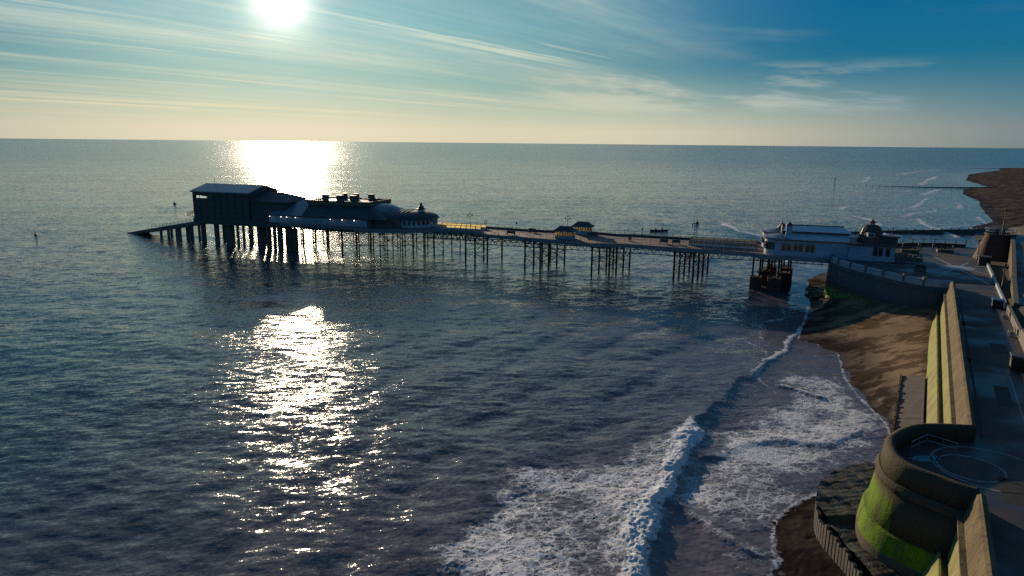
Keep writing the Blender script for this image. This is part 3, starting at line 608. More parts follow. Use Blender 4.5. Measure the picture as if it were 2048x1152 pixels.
for i in range(len(SHEET)-1):
    a = np.array(SHEET[i]); b = np.array(SHEET[i+1]); L = np.hypot(*(b-a)); nseg = max(1, int(round(L/.42)))
    for j in range(nseg):
        c = a+(b-a)*(j+.5)/nseg; th = math.atan2(*(b-a)[::-1])
        if c[1] < 39: continue
        if cnt >= 98: break
        h = 2.35+random.uniform(-.45, .2)-.35*min(1, max(0, (45-c[1])/4)); mbb = MB(); w2 = .17; ca, sa = math.cos(th), math.sin(th)
        cc = [(c[0]+x*ca-y*sa, c[1]+x*sa+y*ca) for x, y in ((-w2,-.13),(w2,-.13),(w2,.13),(-w2,.13))]
        mbb.prism(cc, -.6, [h, h+.05, h-.04, h+.02]); mbb.build('pile', 'timber', sp_); cnt += 1
# lower concrete slab with its own piling, north of the bastion
sl_ = thing('foreshore_slab', 'flat brown concrete slab on the sand at the foot of the sea wall', 'slab', (*Q(22, 4), 0))
for d0, d1 in ((4.0, 17.3), (17.4, 33)):
    MB().prism([Q(d0, 2.6), Q(d1, 2.6), Q(d1, 5.0), Q(d0, 5.0)], -.3, [3.0, 3.0, 2.5, 2.5]).build('slab_panel', 'timber', sl_)
mb = MB()
for k in range(62):
    d = 4.2+k*.47; mb.prism([Q(d, 5.02), Q(d+.36, 5.02), Q(d+.36, 5.2), Q(d, 5.2)], -.5, 2.6+.2*random.random())
mb.build('pile_edge', 'concrete', sl_)
# bent metal guard rail on the bastion
gr = thing('guard_rail', 'low bent galvanised rail standing on the round bastion', 'guard rail', (30.5, 46.9, 8))
mb = MB(); gp = [(29.4,46.6), (31.3,47.9), (32.6,46.4)]
for (x0, y0), (x1, y1) in zip(gp[:-1], gp[1:]):
    for z in (8.45, 8.9): mb.tube((x0, y0, z), (x1, y1, z), .018)
mb.build('rail', 'galvanised', gr)
for x, y in gp+[(30.35,47.25),(32.0,47.1)]: MB().tube((x, y, 8), (x, y, 8.91), .02).build('post', 'galvanised', gr)
# ------------------------------------------------------------------ forecourt retaining wall (pier abutment)
ab = thing('abutment', 'curved sea wall of the pier forecourt with green algae at its corner', 'sea wall', (65, 125, 0))
loft(MB(), ABTs, [(.8,.0),(.62,2.0),(.35,7.2),(.2,7.9),(-.5,7.9),(-.5,-.5),(1.0,-.5)], 1).build('wall_face', 'abutment_stone', ab, True)
loft(MB(), ABTs, [(.45,7.2),(.5,7.5),(.25,7.7),(.0,7.7),(.0,7.2)], 1).build('string_course', 'abutment_stone', ab)
loft(MB(), ABTs, [(.25,7.9),(.2,8.95),(-.15,9.05),(-.2,7.9)], 1).build('parapet', 'pale_paving', ab)
for i in range(6, len(ABTs)-10, 4):
    x, y = ABTs[i]; MB().prism([(x-.3,y-.3),(x+.3,y-.3),(x+.3,y+.3),(x-.3,y+.3)], 8.0, 9.3).build('parapet_block', 'kerb_stone', ab)
# north forecourt wall with posts
fw = thing('forecourt_wall', 'low dark wall with posts along the seaward edge of the forecourt', 'wall', (92, 154, 8))
NW = [(76,147),(82.7,152.0),(90,154.6),(97,154.8),(102.2,152.8)]
for a, b in zip(NW[:-1], NW[1:]): MB().beam((*a, 3.8), (*b, 3.8), .5, 9.6).build('wall_panel', 'brick', fw)
for k in range(12):
    t = k/11*4; i = min(int(t), 3); a = np.array(NW[i]); b = np.array(NW[i+1]); p = a+(b-a)*(t-i)
    MB().tube((*p, 8.5), (*p, 9.55), .11, .09, 8).build('post', 'iron', fw)
mb = MB()
for a, b in zip(NW[2:-1], NW[3:]): mb.beam((*a, 9.4), (*b, 9.4), .05)
mb.build('rail', 'iron', fw)
# ------------------------------------------------------------------ landward retaining walls
iw = thing('retaining_wall', 'low stone retaining wall at the back of the promenade below the slope', 'wall', (*Q(25, -6.3), 8))
for d0, d1, h0, h1 in ((-45, 31, 1.7, 1.7), (31, 36, 1.7, 1.5), (36, 54, 1.1, .9)):
    MB().prism([Q(d0,-6.2), Q(d1,-6.2), Q(d1,-6.55), Q(d0,-6.55)], 8, [8+h0, 8+h1, 8+h1, 8+h0]).build('wall_panel', 'kerb_stone', iw)
kb = thing('edging_wall', 'pale low kerb wall curving beside the path below the round tower', 'kerb', (*Q(75, -6.3), 8))
MB().prism([Q(57,-6.2), Q(98,-6.2), Q(98,-6.5), Q(57,-6.5)], 8, 8.55).build('kerb_run', 'pale_paving', kb)
# upper ramp retaining wall
rw = thing('ramp_wall', 'tall retaining wall of the upper ramp with pale coping catching the sun', 'wall', (*Q(90, -10), 8))
def dn(p): q_ = np.array(p)-W0; return float(q_@WD), float(q_@WN)
RWp = [Q(54,-7.0), Q(68,-7.8), Q(85,-8.9), Q(98,-9.7), Q(110,-10.3)]; RWz = [9.0, 9.8, 11.2, 12.3, 12.9]
mb = MB(); mc = MB()
for (a, za), (b, zb) in zip(zip(RWp[:-1], RWz[:-1]), zip(RWp[1:], RWz[1:])):
    a = np.array(a); b = np.array(b); d = (b-a)/np.hypot(*(b-a)); n_ = np.array([-d[1], d[0]])
    mb.prism([tuple(a), tuple(b), tuple(b-n_*.5), tuple(a-n_*.5)], 8.0, [za, zb, zb, za]); mc.prism([tuple(a+n_*.06), tuple(b+n_*.06), tuple(b-n_*.56), tuple(a-n_*.56)], [za, zb, zb, za], [za+.14, zb+.14, zb+.14, za+.14])
mb.build('wall_face', 'concrete', rw); mc.build('coping', 'kerb_stone', rw)
mb = MB()   # ramp surface behind the wall
back = [tuple(np.array(p)-WN*-1*0+np.array((WN*-9))) for p in RWp]
for i in range(4): mb.add([(*(np.array(RWp[i])+WN*-.5), RWz[i]-.02), (*(np.array(RWp[i+1])+WN*-.5), RWz[i+1]-.02), (*back[i+1], RWz[i+1]-.02), (*back[i], RWz[i]-.02)], [(3,2,1,0)])
struct(mb.build('road', 'promenade_paving'))
# round tower bastion of the ramp
tw = thing('round_tower', 'tapering round brick bastion with railed top beside the far end of the promenade', 'tower', (97.8, 136.3, 8))
tc = (97.8, 136.3)
MB().lathe([(4.1, 7.9), (2.5, 12.8), (2.65, 12.95), (2.65, 13.2), (2.35, 13.2), (2.35, 12.9), (0, 12.9)], (*tc, 0), 40).build('wall_face', 'brick', tw, True)
mb = MB(); mb.lathe([(2.5, 14.15), (2.55, 14.2), (2.5, 14.25), (2.45, 14.2), (2.5, 14.15)], (*tc, 0), 40); mb.lathe([(2.5, 13.65), (2.55, 13.7), (2.5, 13.75), (2.45, 13.7), (2.5, 13.65)], (*tc, 0), 40); mb.build('rail', 'galvanised', tw)
for k in range(14):
    a = k*2*math.pi/14; x = tc[0]+2.5*math.cos(a); y = tc[1]+2.5*math.sin(a); MB().tube((x, y, 13.15), (x, y, 14.2), .045).build('post', 'galvanised', tw)
# ------------------------------------------------------------------ pier
NEAR = [P(-58,-1.5), (-59.7,184.4), (-49,179.4), (-42,176.2), (-36.6,173.9), (-33,172.8), (-29.5,172.9), (-25,174), (-21.1,175.3), (-15,174.2), (-10.2,172.4), (-6.8,167.0), (3.3,161.6), (9.5,158.4), (13.5,155.4), (17.3,153.0), (21,152.8), (25.3,152.6), (34,148.4), (45,143.8), (50.5,141.0), (52.2,138.6), (64.6,133.6)]
FAR = [(70,152.2), (57,155.9), (40.1,162.1), (29.7,166.4), (25.3,167.2), (20.5,170.8), (15,172.6), (8.6,173.0), (3.5,174.8), (-7.4,180.2), (-13,183.5), P(-6,13), P(-12,16.5), P(-58,16.5)]
pier = thing('pier', 'long iron pier on slender legs running out to the pavilion and lifeboat house', 'pier', P(10, 0, 0))
MB().prism(NEAR+FAR, 7.75, 8.0).build('deck', 'deck_planks', pier)
def line_strip(pts, off, z0, z1, wd, name, m):
    mb = MB(); pp = offset_line(pts, off)
    for a, b in zip(pp[:-1], pp[1:]): mb.beam((*a, (z0+z1)/2), (*b, (z0+z1)/2), wd, z1-z0)
    return mb.build(name, m, pier)
line_strip(NEAR, -.06, 7.15, 8.05, .12, 'fascia', 'fascia'); line_strip(FAR, -.06, 7.15, 8.05, .12, 'fascia', 'fascia')
# lattice girders under the trestle spans
def girder(s0, s1, t):
    mb = MB(); n = int((s1-s0)/1.55); zt, zb = 7.1, 5.75
    mb.beam(P(s0,t,zt), P(s1,t,zt), .22, .18); mb.beam(P(s0,t,zb), P(s1,t,zb), .2, .14)
    for i in range(n):
        a = s0+(s1-s0)*i/n; b = s0+(s1-s0)*(i+1)/n; c = (a+b)/2
        mb.beam(P(a,t,zb), P(c,t,zt), .11); mb.beam(P(c,t,zt), P(b,t,zb), .11)
    mb.build('lattice_girder', 'iron', pier)
for t in (-6.2, 0.0, 6.0):
    girder(3 if t < -1 else -11, 88, t)
girder(-11, 4, -1.6)
mb = MB()
for s in np.arange(-10, 88, 3.1): mb.beam(P(s, -5.5 if s > 4 else -1.5, 7.3), P(s, 6.3, 7.3), .18, .4)
mb.build('cross_beams', 'iron', pier)
def leg(s, t, r=.22, z1=7.0, z0=-1.0):
    MB().tube(P(s,t,z0), P(s,t,z1), r, r, 10).tube(P(s,t,z1-.5), P(s,t,z1), r*1.5, r*1.8, 10).tube(P(s,t,2.6), P(s,t,2.9), r*1.35, r*1.35, 10).build('leg', 'iron', pier, True)
def brace(pts, name='bracing', th=1.0):
    mb = MB()
    for (s0, t0), (s1, t1) in pts:
        mb.beam(P(s0,t0,3.5), P(s1,t1,3.5), .12*th); mb.beam(P(s0,t0,6.6), P(s1,t1,6.6), .14*th)
        mb.tube(P(s0,t0,.6), P(s1,t1,3.5), .045*th, n=5); mb.tube(P(s0,t0,3.5), P(s1,t1,.6), .045*th, n=5)
        mb.tube(P(s0,t0,3.5), P(s1,t1,6.6), .045*th, n=5); mb.tube(P(s0,t0,6.6), P(s1,t1,3.5), .045*th, n=5)
    mb.build(name, 'iron', pier)
SK = .19
for (sa, sb, ts) in ((1.2, 5.6, (-6.3, -.6, 6.6)), (18.6, 22.4, (-6.6, -2.2, 2.3, 6.8)), (34.9, 39.0, (-6.8, -2.4, 2.2, 6.6)), (53.4, 57.6, (-6.5, -2.2, 2.0, 6.4))):
    rows = []
    for s in (sa, sb):
        tt = ts if not (s == 1.2) else (-3.1, 5.4)
        for t in tt: leg(s, t)
        brace([((s, a), (s, b)) for a, b in zip(tt[:-1], tt[1:])])
        rows.append(tt)
    if sa > 2:
        for t in ts: brace([((sa, t), (sb, t))])
# pier head: forest of legs
hs_ = [-56.5, -51, -46, -41, -36.2, -31.4, -26.6, -21.8, -17.0, -11.8]
edge = [-1.0, -3.2, -5.0, -6.3, -7.0, -7.4, -7.0, -5.2, -2.8, -1.0]
grid = []
for s, e in zip(hs_, edge):
    ts = [e+.5+k*(15.6-e-.5)/4 for k in range(5)]; grid.append(ts)
    for t in ts: leg(s, t, .145)
    brace([((s, a), (s, b)) for a, b in zip(ts[:-1], ts[1:])], th=.85)
for k in (0, 2, 4): brace([((hs_[i], grid[i][k]), (hs_[i+1], grid[i+1][k])) for i in range(3, len(hs_)-1)], th=.85)
mb = MB()
for k in range(5):
    for i in range(len(hs_)-1): mb.beam(P(hs_[i], grid[i][k], 7.25), P(hs_[i+1], grid[i+1][k], 7.25), .22, .7)
for i, s in enumerate(hs_): mb.beam(P(s, grid[i][0]-.4, 7.3), P(s, 16, 7.3), .25, .6)
mb.build('head_girders', 'iron', pier)
def railing(pts, name='railing', h=1.15, gap=1.9, m='iron', thick=.05):
    mb = MB()
    for a, b in zip(pts[:-1], pts[1:]):
        a = np.array(a); b = np.array(b); L = np.hypot(*(b-a)); n = max(1, int(round(L/gap)))
        for z in (h, h*.55, h*.2): mb.beam((*a, 8+z), (*b, 8+z), thick if z == h else thick*.6)
        for i in range(n): p = a+(b-a)*i/n; mb.beam((*p, 8), (*p, 8+h), .07)
    return mb.build(name, m, pier)
railing(offset_line(NEAR[9:22], .15), thick=.045)
railing(offset_line(FAR[1:11], .15), thick=.06)
railing(offset_line(NEAR[0:10], .15), thick=.045)
line_strip(offset_line(FAR[1:11], .0), .5, 8.0, 8.45, .45, 'bench_run', 'timber')
SK = 0.0
# brick supports near the shore
for (s, t, w_, h) in ((70.6, -7.4, 1.5, 2.6), (74.2, -9.4, 1.6, 3.0), (72.6, -2.0, 1.5, 3.3), (76.4, -3.6, 1.5, 3.2), (74.0, 4.2, 1.4, 3.2), (77.3, 3.0, 1.4, 3.2)):
    MB().prism([P(s-w_*.8,t-w_), P(s+w_*.8,t-w_), P(s+w_*.8,t+w_), P(s-w_*.8,t+w_)], -1, h).build('pillar', 'brick', pier)
    for ds in (-.7, .7): MB().tube(P(s+ds,t,h-.1), P(s+ds,t,7.1), .2).build('leg', 'iron', pier)
for pr_ in (((70.6,-7.4),(76.4,-3.6)), ((72.6,-2),(77.3,3)), ((70.6,-7.4),(74,4.2))): brace([pr_])
# windscreens
def screen(s0, s1, t, label, m='sunlit_frosted_glass', z1=9.05, base='white_wall'):
    r_ = thing('wind_screen', label, 'wind screen', P((s0+s1)/2, t, 8), 'glazed wind screens on the pier')
    MB().prism([P(s0,t-.12), P(s1,t-.12), P(s1,t+.12), P(s0,t+.12)], 8, 8.4).build('base', base, r_)
    mb = MB(); n = int((s1-s0)/1.3)
    for i in range(n+1): s = s0+(s1-s0)*i/n; mb.beam(P(s,t,8), P(s,t,z1+.05), .09)
    mb.beam(P(s0,t,z1+.03), P(s1,t,z1+.03), .1, .08); mb.build('frame', 'iron', r_)
    MB().prism([P(s0,t-.02), P(s1,t-.02), P(s1,t+.02), P(s0,t+.02)], 8.42, z1).build('glass', m, r_)
screen(-8.5, 4.0, 1.6, 'sunlit pale wind screen on the deck just right of the pavilion, nearer row')
screen(-8.5, 4.0, 5.4, 'sunlit pale wind screen on the deck just right of the pavilion, farther row')
screen(56, 70.5, -4.2, 'long wind screen on the deck just left of the white entrance building, nearer row', 'dull_glass')
screen(56, 70.5, 2.2, 'long wind screen on the deck just left of the white entrance building, farther row', 'dull_glass')
# ------------------------------------------------------------------ shelters
def shelter(cx, cy, label):
    r_ = thing('shelter', label, 'shelter', (cx, cy, 8), 'glazed shelters on the pier')
    th = math.atan2(U[1], U[0]); ca, sa = math.cos(th), math.sin(th)
    def L(x, y): return (cx+x*ca-y*sa, cy+x*sa+y*ca)
    def rect(a, b): return [L(-a,-b), L(a,-b), L(a,b), L(-a,b)]
    MB().prism(rect(2.15, 1.35), 8, 8.75).build('base', 'blue_white_wall', r_)
    MB().prism(rect(2.05, 1.25), 8.78, 9.85).build('glass', 'sunlit_frosted_glass', r_)
    mb = MB()
    for x in np.linspace(-2.1, 2.1, 8):
        for y in (-1.3, 1.3): mb.beam((*L(x,y), 8.7), (*L(x,y), 9.95), .1)
    for y in (-.45, .45):
        for x in (-2.1, 2.1): mb.beam((*L(x,y), 8.7), (*L(x,y), 9.95), .1)
    mb.build('frame', 'timber', r_)
    rf = MB(); 
    rings = [(2.75, 1.95, 9.85), (2.7, 1.9, 9.98), (2.1, 1.25, 10.3), (1.35, .55, 10.95), (1.2, .3, 11.05)]
    vs = [(*p, z) for a, b, z in rings for p in rect(a, b)]; fs = [(3,2,1,0)]+[(k*4+i, k*4+(i+1) % 4, (k+1)*4+(i+1) % 4, (k+1)*4+i) for k in range(4) for i in range(4)]+[(16,17,18,19)]
    rf.add(vs, fs).build('roof', 'dark_roof', r_)
shelter(12.4, 160.0, 'hipped-roof glazed shelter on the near side of the pier deck')
shelter(17.5, 169.6, 'hipped-roof glazed shelter on the far side of the pier deck')
# ------------------------------------------------------------------ lifeboat house
def lb():
    A = dn2 = None
    r_ = thing('lifeboat_house', 'big dark boathouse with grey pitched roof at the seaward end of the pier', 'boathouse', P(-75, 3, 0))
    s0 = -83.3; t0 = -2.3; s1 = s0+19.4; s2 = s0+31.0; wd = 12.5; ze = 15.4; zr = 17.2
    MB().prism([P(s0,t0), P(s1,t0), P(s1,t0+wd), P(s0,t0+wd)], 8.0, ze).add([P(s0,t0,ze), P(s0,t0+wd,ze), P(s0,t0+wd/2,zr-.1), P(s1,t0,ze), P(s1,t0+wd,ze), P(s1,t0+wd/2,zr-.1)], [(0,2,1), (3,4,5)]).build('wall', 'dark_cladding', r_)
    def roof(s0, s1, t0, t1, ze, zr, oh, th, hip=0, name='roof', m='grey_roof'):
        tm = (t0+t1)/2; mb = MB()
        vs = []
        for dz in (0, th):
            vs += [P(s0-oh,t0-oh,ze+dz), P(s1+oh,t0-oh,ze+dz), P(s1+oh,t1+oh,ze+dz), P(s0-oh,t1+oh,ze+dz), P(s0-oh+hip*0,tm,zr+dz), P(s1+oh-hip,tm,zr+dz)]
        fs = [(0,1,5,4), (2,3,4,5), (1,2,5), (3,0,4)]; top = [tuple(6+i for i in f) for f in fs]; 
        fs = [f[::-1] for f in fs[:2]]+top[:2]+([fs[2][::-1], top[2]] if hip else [])
        fs += [(0,1,7,6), (2,3,9,8), (0,6,10,4), (3,4,10,9)]
        fs += [(1,5,11,7), (5,2,8,11)] if not hip else [(1,2,8,7)]
        return mb.add(vs, fs).build(name, m, r_)
    roof(s0, s1, t0, t0+wd, ze-.05, zr, .55, .32, 0)
    MB().prism([P(s1+.02,t0+.3), P(s2,t0+.3), P(s2,t0+wd-.5), P(s1+.02,t0+wd-.5)], 8.0, 13.2).build('wing_wall', 'dark_cladding', r_)
    roof(s1+.62, s2, t0+.3, t0+wd-.5, 13.2, 15.4, .5, .25, 5.5, 'wing_roof', 'dark_roof')
    # clerestory strip
    for k in range(6):
        s = s0+1.4+k*.62; MB().prism([P(s,t0-.06), P(s+.45,t0-.06), P(s+.45,t0+.0), P(s,t0+.0)], 13.75, 14.4 if k < 3 else 14.25).build('window', 'sunlit_frosted_glass' if False else 'glow_pane', r_)
    MB().prism([P(s0-.2,t0-.35), P(s2+.4,t0-.35), P(s2+.4,t0+wd+.3), P(s0-.2,t0+wd+.3)], 6.35, 7.98).build('floor_slab', 'dark_cladding', r_)
    mb = MB()
    for z in (9.6, 11.3, 13.0): mb.beam(P(s0,t0-.05,z), P(s1,t0-.05,z), .08, .12)
    for k in range(9): s = s0+k*19.4/8; mb.beam(P(s,t0-.06,8), P(s,t0-.06,15.3), .14, .1)
    mb.build('wall_trim', 'dark_roof', r_)
    MB().tube(P(s0+2.5,t0+wd/2,17), P(s0+2.5,t0+wd/2,19.6), .06, .03).build('mast', 'iron', r_)
    # balcony
    bl = MB().prism([P(s0-3.1,t0+.5), P(s0,t0+.5), P(s0,t0+3.4), P(s0-3.1,t0+3.4)], 8.2, 8.45).build('balcony', 'iron_light', r_); sub(r_, bl)
    mb = MB(); cs = [(s0,t0+.55), (s0-3.05,t0+.55), (s0-3.05,t0+3.35), (s0,t0+3.35)]
    for a, b in zip(cs[:-1], cs[1:]):
        for z in (9.5, 9.0): mb.beam(P(*a,z), P(*b,z), .06)
        for k in range(6): q_ = (a[0]+(b[0]-a[0])*k/5, a[1]+(b[1]-a[1])*k/5); mb.beam(P(*q_,8.4), P(*q_,9.5), .06)
    mb.build('railing', 'iron', bl)
    # thick concrete columns
    for (s, t, r) in ((-81.9,-.8,.5), (-81.0,6.5,.35), (-77.3,-.6,.5), (-72.3,-.9,.85), (-70.4,6.0,.28), (-69.6,-.9,.28), (-67.6,-.9,.26), (-66.6,7,.28), (-65.4,-.9,.3), (-63.6,2.6,.3), (-62.0,-.9,.55), (-60.4,5.5,.28), (-59.0,-.9,.5), (-57.4,6,.3), (-57.0,-.9,.35), (-55.2,-.9,.55), (-54.0,4,.25), (-53.0,-.9,.3), (-51.6,-.9,.3), (-50.0,-1.4,.6)):
        MB().prism([P(s-r,t-r), P(s+r,t-r), P(s+r,t+r), P(s-r,t+r)], -1, 6.34).build('column', 'iron_light', r_)
    return r_
def f_glow_pane(t):
    a = t.new('ShaderNodeEmission'); a.inputs[0].default_value = (.75,.85,.75,1); a.inputs[1].default_value = .8; return a.outputs[0]  # Brightness of the window panes is put in as emission
mat('glow_pane', f_glow_pane)
lb()
# slipway
sw = thing('slipway', 'lifeboat slipway sloping down into the sea from the dark boathouse', 'slipway', P(-100, 6, 0))
T0 = np.array([-126.0, 224.5]); T1 = np.array(P(-80, 1.2)); dv = (T1-T0)/np.hypot(*(T1-T0)); nv = np.array([-dv[1], dv[0]]); wd = 2.4
def SP(f, o, z): p = T0+(T1-T0)*f+nv*o; return (p[0], p[1], z)
zt = lambda f: -.15+f*7.6
mb = MB(); mb.add([SP(0,-wd,zt(0)-.9), SP(1,-wd,zt(1)-1.3), SP(1,wd,zt(1)-1.3), SP(0,wd,zt(0)-.9), SP(0,-wd,zt(0)), SP(1,-wd,zt(1)), SP(1,wd,zt(1)), SP(0,wd,zt(0))], [(3,2,1,0),(4,5,6,7),(0,1,5,4),(1,2,6,5),(2,3,7,6),(3,0,4,7)])
mb.build('ramp', 'iron_light', sw)
mb = MB()
for o in (-wd, wd):
    for dz in (.55, 1.05): mb.beam(SP(.32,o,zt(.32)+dz), SP(.98,o,zt(.98)+dz), .05)
    for k in range(15): f = .32+k*.66/14; mb.beam(SP(f,o,zt(f)), SP(f,o,zt(f)+1.05), .06)
mb.build('railing', 'iron', sw)
for f in (.45, .54, .64, .68, .78, .82):
    for o in (-1.7, 1.7): x, y, _ = SP(f, o, 0); MB().prism([(x-.3,y-.3),(x+.3,y-.3),(x+.3,y+.3),(x-.3,y+.3)], -1, zt(f)-.9).build('column', 'iron_light', sw)
# ------------------------------------------------------------------ pavilion theatre
pv = thing('pavilion', 'low theatre pavilion with stepped dark roofs and white walls near the pier end', 'theatre', P(-38, 5, 8))
t0, t1 = -3.6, 14.6
MB().prism([P(-56.5,t0), P(-26,t0), P(-26,t1), P(-56.5,t1)], 8.0, 10.15).build('wall', 'blue_white_wall', pv)
def frus(mb, a, b): 
    """a,b: (s0,s1,t0,t1,z)"""
    va = [P(a[0],a[2],a[4]), P(a[1],a[2],a[4]), P(a[1],a[3],a[4]), P(a[0],a[3],a[4])]; vb = [P(b[0],b[2],b[4]), P(b[1],b[2],b[4]), P(b[1],b[3],b[4]), P(b[0],b[3],b[4])]
    return mb.add(va+vb, [(3,2,1,0),(4,5,6,7),(0,1,5,4),(1,2,6,5),(2,3,7,6),(3,0,4,7)])
frus(MB(), (-57.1,-45.6,t0-.5,t1+.5,10.15), (-50.2,-45.6,4.4,7.6,14.0)).build('hip_roof', 'grey_roof', pv)
frus(MB(), (-45.58,-20.5,t0-.5,t1+.5,10.15), (-45.58,-27.6,-.2,11.4,13.05)).build('main_roof', 'dark_roof', pv)
MB().prism([P(-57.3,t0-.62), P(-24.5,t0-.62), P(-24.5,t0-.5), P(-57.3,t0-.5)], 9.95, 10.2).build('gutter', 'dark_roof', pv)
# upper parapet tray
mb = MB()
for (a, b, c, d) in ((-46,-27,-.6,-.35), (-46,-27,11.55,11.8), (-27.25,-27,-.35,11.55), (-46,-45.75,-.35,11.55)): mb.prism([P(a,c), P(b,c), P(b,d), P(a,d)], 13.05, 14.3)
mb.build('parapet', 'brown_trim', pv)
MB().prism([P(-45.7,-.33), P(-27.3,-.33), P(-27.3,11.5), P(-45.7,11.5)], 13.06, 13.9).build('flat_roof', 'grey_roof', pv)
for (s, t) in ((-42.5,3.0), (-38.0,3.0), (-33.8,3.0), (-40.2,8.8), (-36.4,8.8), (-31.5,8.8), (-29.6,7.4)):
    h = 15.5 if t < 5 else 15.55
    if s == -29.6: h = 14.6
    v_ = MB().prism([P(s-.72,t-.6), P(s+.72,t-.6), P(s+.72,t+.6), P(s-.72,t+.6)], 13.9, h).build('roof_vent', 'dark_cladding', pv); sub(pv, v_)
    MB().prism([P(s-.85,t-.75), P(s+.85,t-.75), P(s+.85,t+.75), P(s-.85,t+.75)], h, h+.12).build('vent_cap', 'iron_light', v_)
mb = MB().beam(P(-44.5,5.2,14.75), P(-29.5,5.2,14.55), .3, .22)
mb.build('duct', 'iron', pv)
# stepped barrel roofs towards the shore
mb = MB(); cs, ct = -26.9, 5.6; prof = [(5.9*math.cos(a), 10.6+3.0*math.sin(a)) for a in np.linspace(0, math.pi/2, 9)]
mb.lathe(prof, (*P(cs, ct), 0), 24, -math.pi/2, math.pi/2, sx=1.15, sy=1.0, rot=math.atan2(U[1], U[0])); mb.build('half_dome', 'grey_roof', pv, True)
c2 = P(-17.2, 5.6); ro = math.atan2(U[1], U[0])
prof = [(7.1, 10.05), (7.15, 10.25)]+[(6.9*math.cos(a), 10.3+1.75*math.sin(a)) for a in np.linspace(.05, math.pi/2-.01, 9)]
MB().lathe(prof, (*c2, 0), 32, -math.pi/2, math.pi/2, rot=ro).build('bay_roof', 'dark_roof', pv, True)
mb = MB(); k = 10; vs = []
for s in (-26.5, -17.2):
    for i in range(k+1): a = math.pi*i/k; vs.append(P(s, 5.6-6.95*math.cos(a), 10.28+1.77*math.sin(a)))
mb.add(vs, [(i, i+1, k+2+i, k+1+i) for i in range(k)]).build('barrel_roof', 'dark_roof', pv, True)
mb = MB()
for s in np.arange(-26, -17, 1.25):
    for i in range(4, 8): a = math.pi*i/k-.3; b = math.pi*(i+1)/k-.3; mb.beam(P(s,5.6-6.98*math.cos(a),10.33+1.8*math.sin(a)), P(s,5.6-6.98*math.cos(b),10.33+1.8*math.sin(b)), .18, .1)
mb.build('roof_ribs', 'grey_roof', pv)
MB().prism([P(-26,-1.4), P(-17.2,-1.4), P(-17.2,12.6), P(-26,12.6)], 8, 10.2).build('foyer_wall', 'brown_trim', pv)
MB().lathe([(6.6, 8.0), (6.6, 10.2)], (*c2, 0), 32, -math.pi/2, math.pi/2, rot=ro).build('bay_wall', 'white_wall', pv)
for k in range(16):
    a = -math.pi/2+.12+k*(math.pi-.24)/15; c_ = math.cos(a); s_ = math.sin(a)
    q0 = np.array([-17.2+6.63*c_, 5.6+6.63*s_]); tv = np.array([-s_, c_])*.36
    MB().beam(P(*(q0-tv), 9.3), P(*(q0+tv), 9.3), .06, 1.0).build('window', 'window_glass', pv)
for s in (-25.3, -24.3, -22.4, -20.8, -19.6): MB().beam(P(s-.35,-1.44,9.3), P(s+.35,-1.44,9.3), .06, .9).build('window', 'window_glass', pv)
cp = P(-14.4, 5.0)
cu = MB().lathe([(1.0, 11.8), (1.0, 12.2), (.75, 12.2), (.75, 12.5)], (*cp, 0), 8).build('cupola', 'white_wall', pv); sub(pv, cu)
MB().lathe([(1.45, 12.45), (1.4, 12.55), (.75, 12.85), (.65, 13.1), (.95, 13.12), (.4, 13.45), (.3, 13.7), (.42, 13.72), (.05, 14.3)], (*cp, 0), 8).build('cupola_roof', 'dark_roof', cu)
for i, s in enumerate((-55.6, -51.9, -50.1, -47.3, -36.4, -32.8, -29.2)):
    b_ = MB().beam(P(s,t0-.62,9.8), P(s,t0,9.8), .1).build('wall_lamp', 'iron', pv); sub(pv, b_)
    x, y, z = P(s,t0-.8,9.72); MB().lathe([(0,-.10),(.07,-.07),(.10,0),(.07,.07),(0,.10)], (x,y,z), 8).build('bulb', 'lamp_light', b_)
# ------------------------------------------------------------------ entrance buildings on the pier root
eb = thing('entrance_building', 'white single-storey pier entrance building with glazed roof strips and rounded end', 'building', P(80, -6, 8))
tn = -12.2
MB().prism([P(73.6,tn), P(87.2,tn), P(87.2,2), P(73.6,2)], 8, 11.2).build('wall', 'blue_white_wall', eb)
MB().prism([P(73.3,tn-.35), P(87.5,tn-.35), P(87.5,tn+.1), P(73.3,tn+.1)], 11.2, 11.42).build('eave', 'brown_trim', eb)
MB().prism([P(75.6,tn-.2), P(87.4,tn-.2), P(87.4,tn+2.4), P(75.6,tn+2.4)], 11.42, [11.45,11.45,12.45,12.45]).build('glazed_roof', 'glazed_roof', eb)
MB().prism([P(75.6,tn+2.4), P(87.4,tn+2.4), P(87.4,tn+2.7), P(75.6,tn+2.7)], 11.4, 12.85).build('clerestory', 'brown_roof', eb)
MB().prism([P(75.0,tn+2.3), P(88.0,tn+2.3), P(86.6,tn+6.2), P(75.6,tn+6.2)], 12.85, [12.9,12.9,13.75,13.75]).build('glazed_roof', 'glazed_roof', eb)
MB().prism([P(75.0,tn+6.2), P(86.8,tn+6.2), P(87.4,1.8), P(75.0,1.8)], [11.2]*4, [13.9,13.9,12.2,12.2]).build('roof', 'dark_roof', eb)
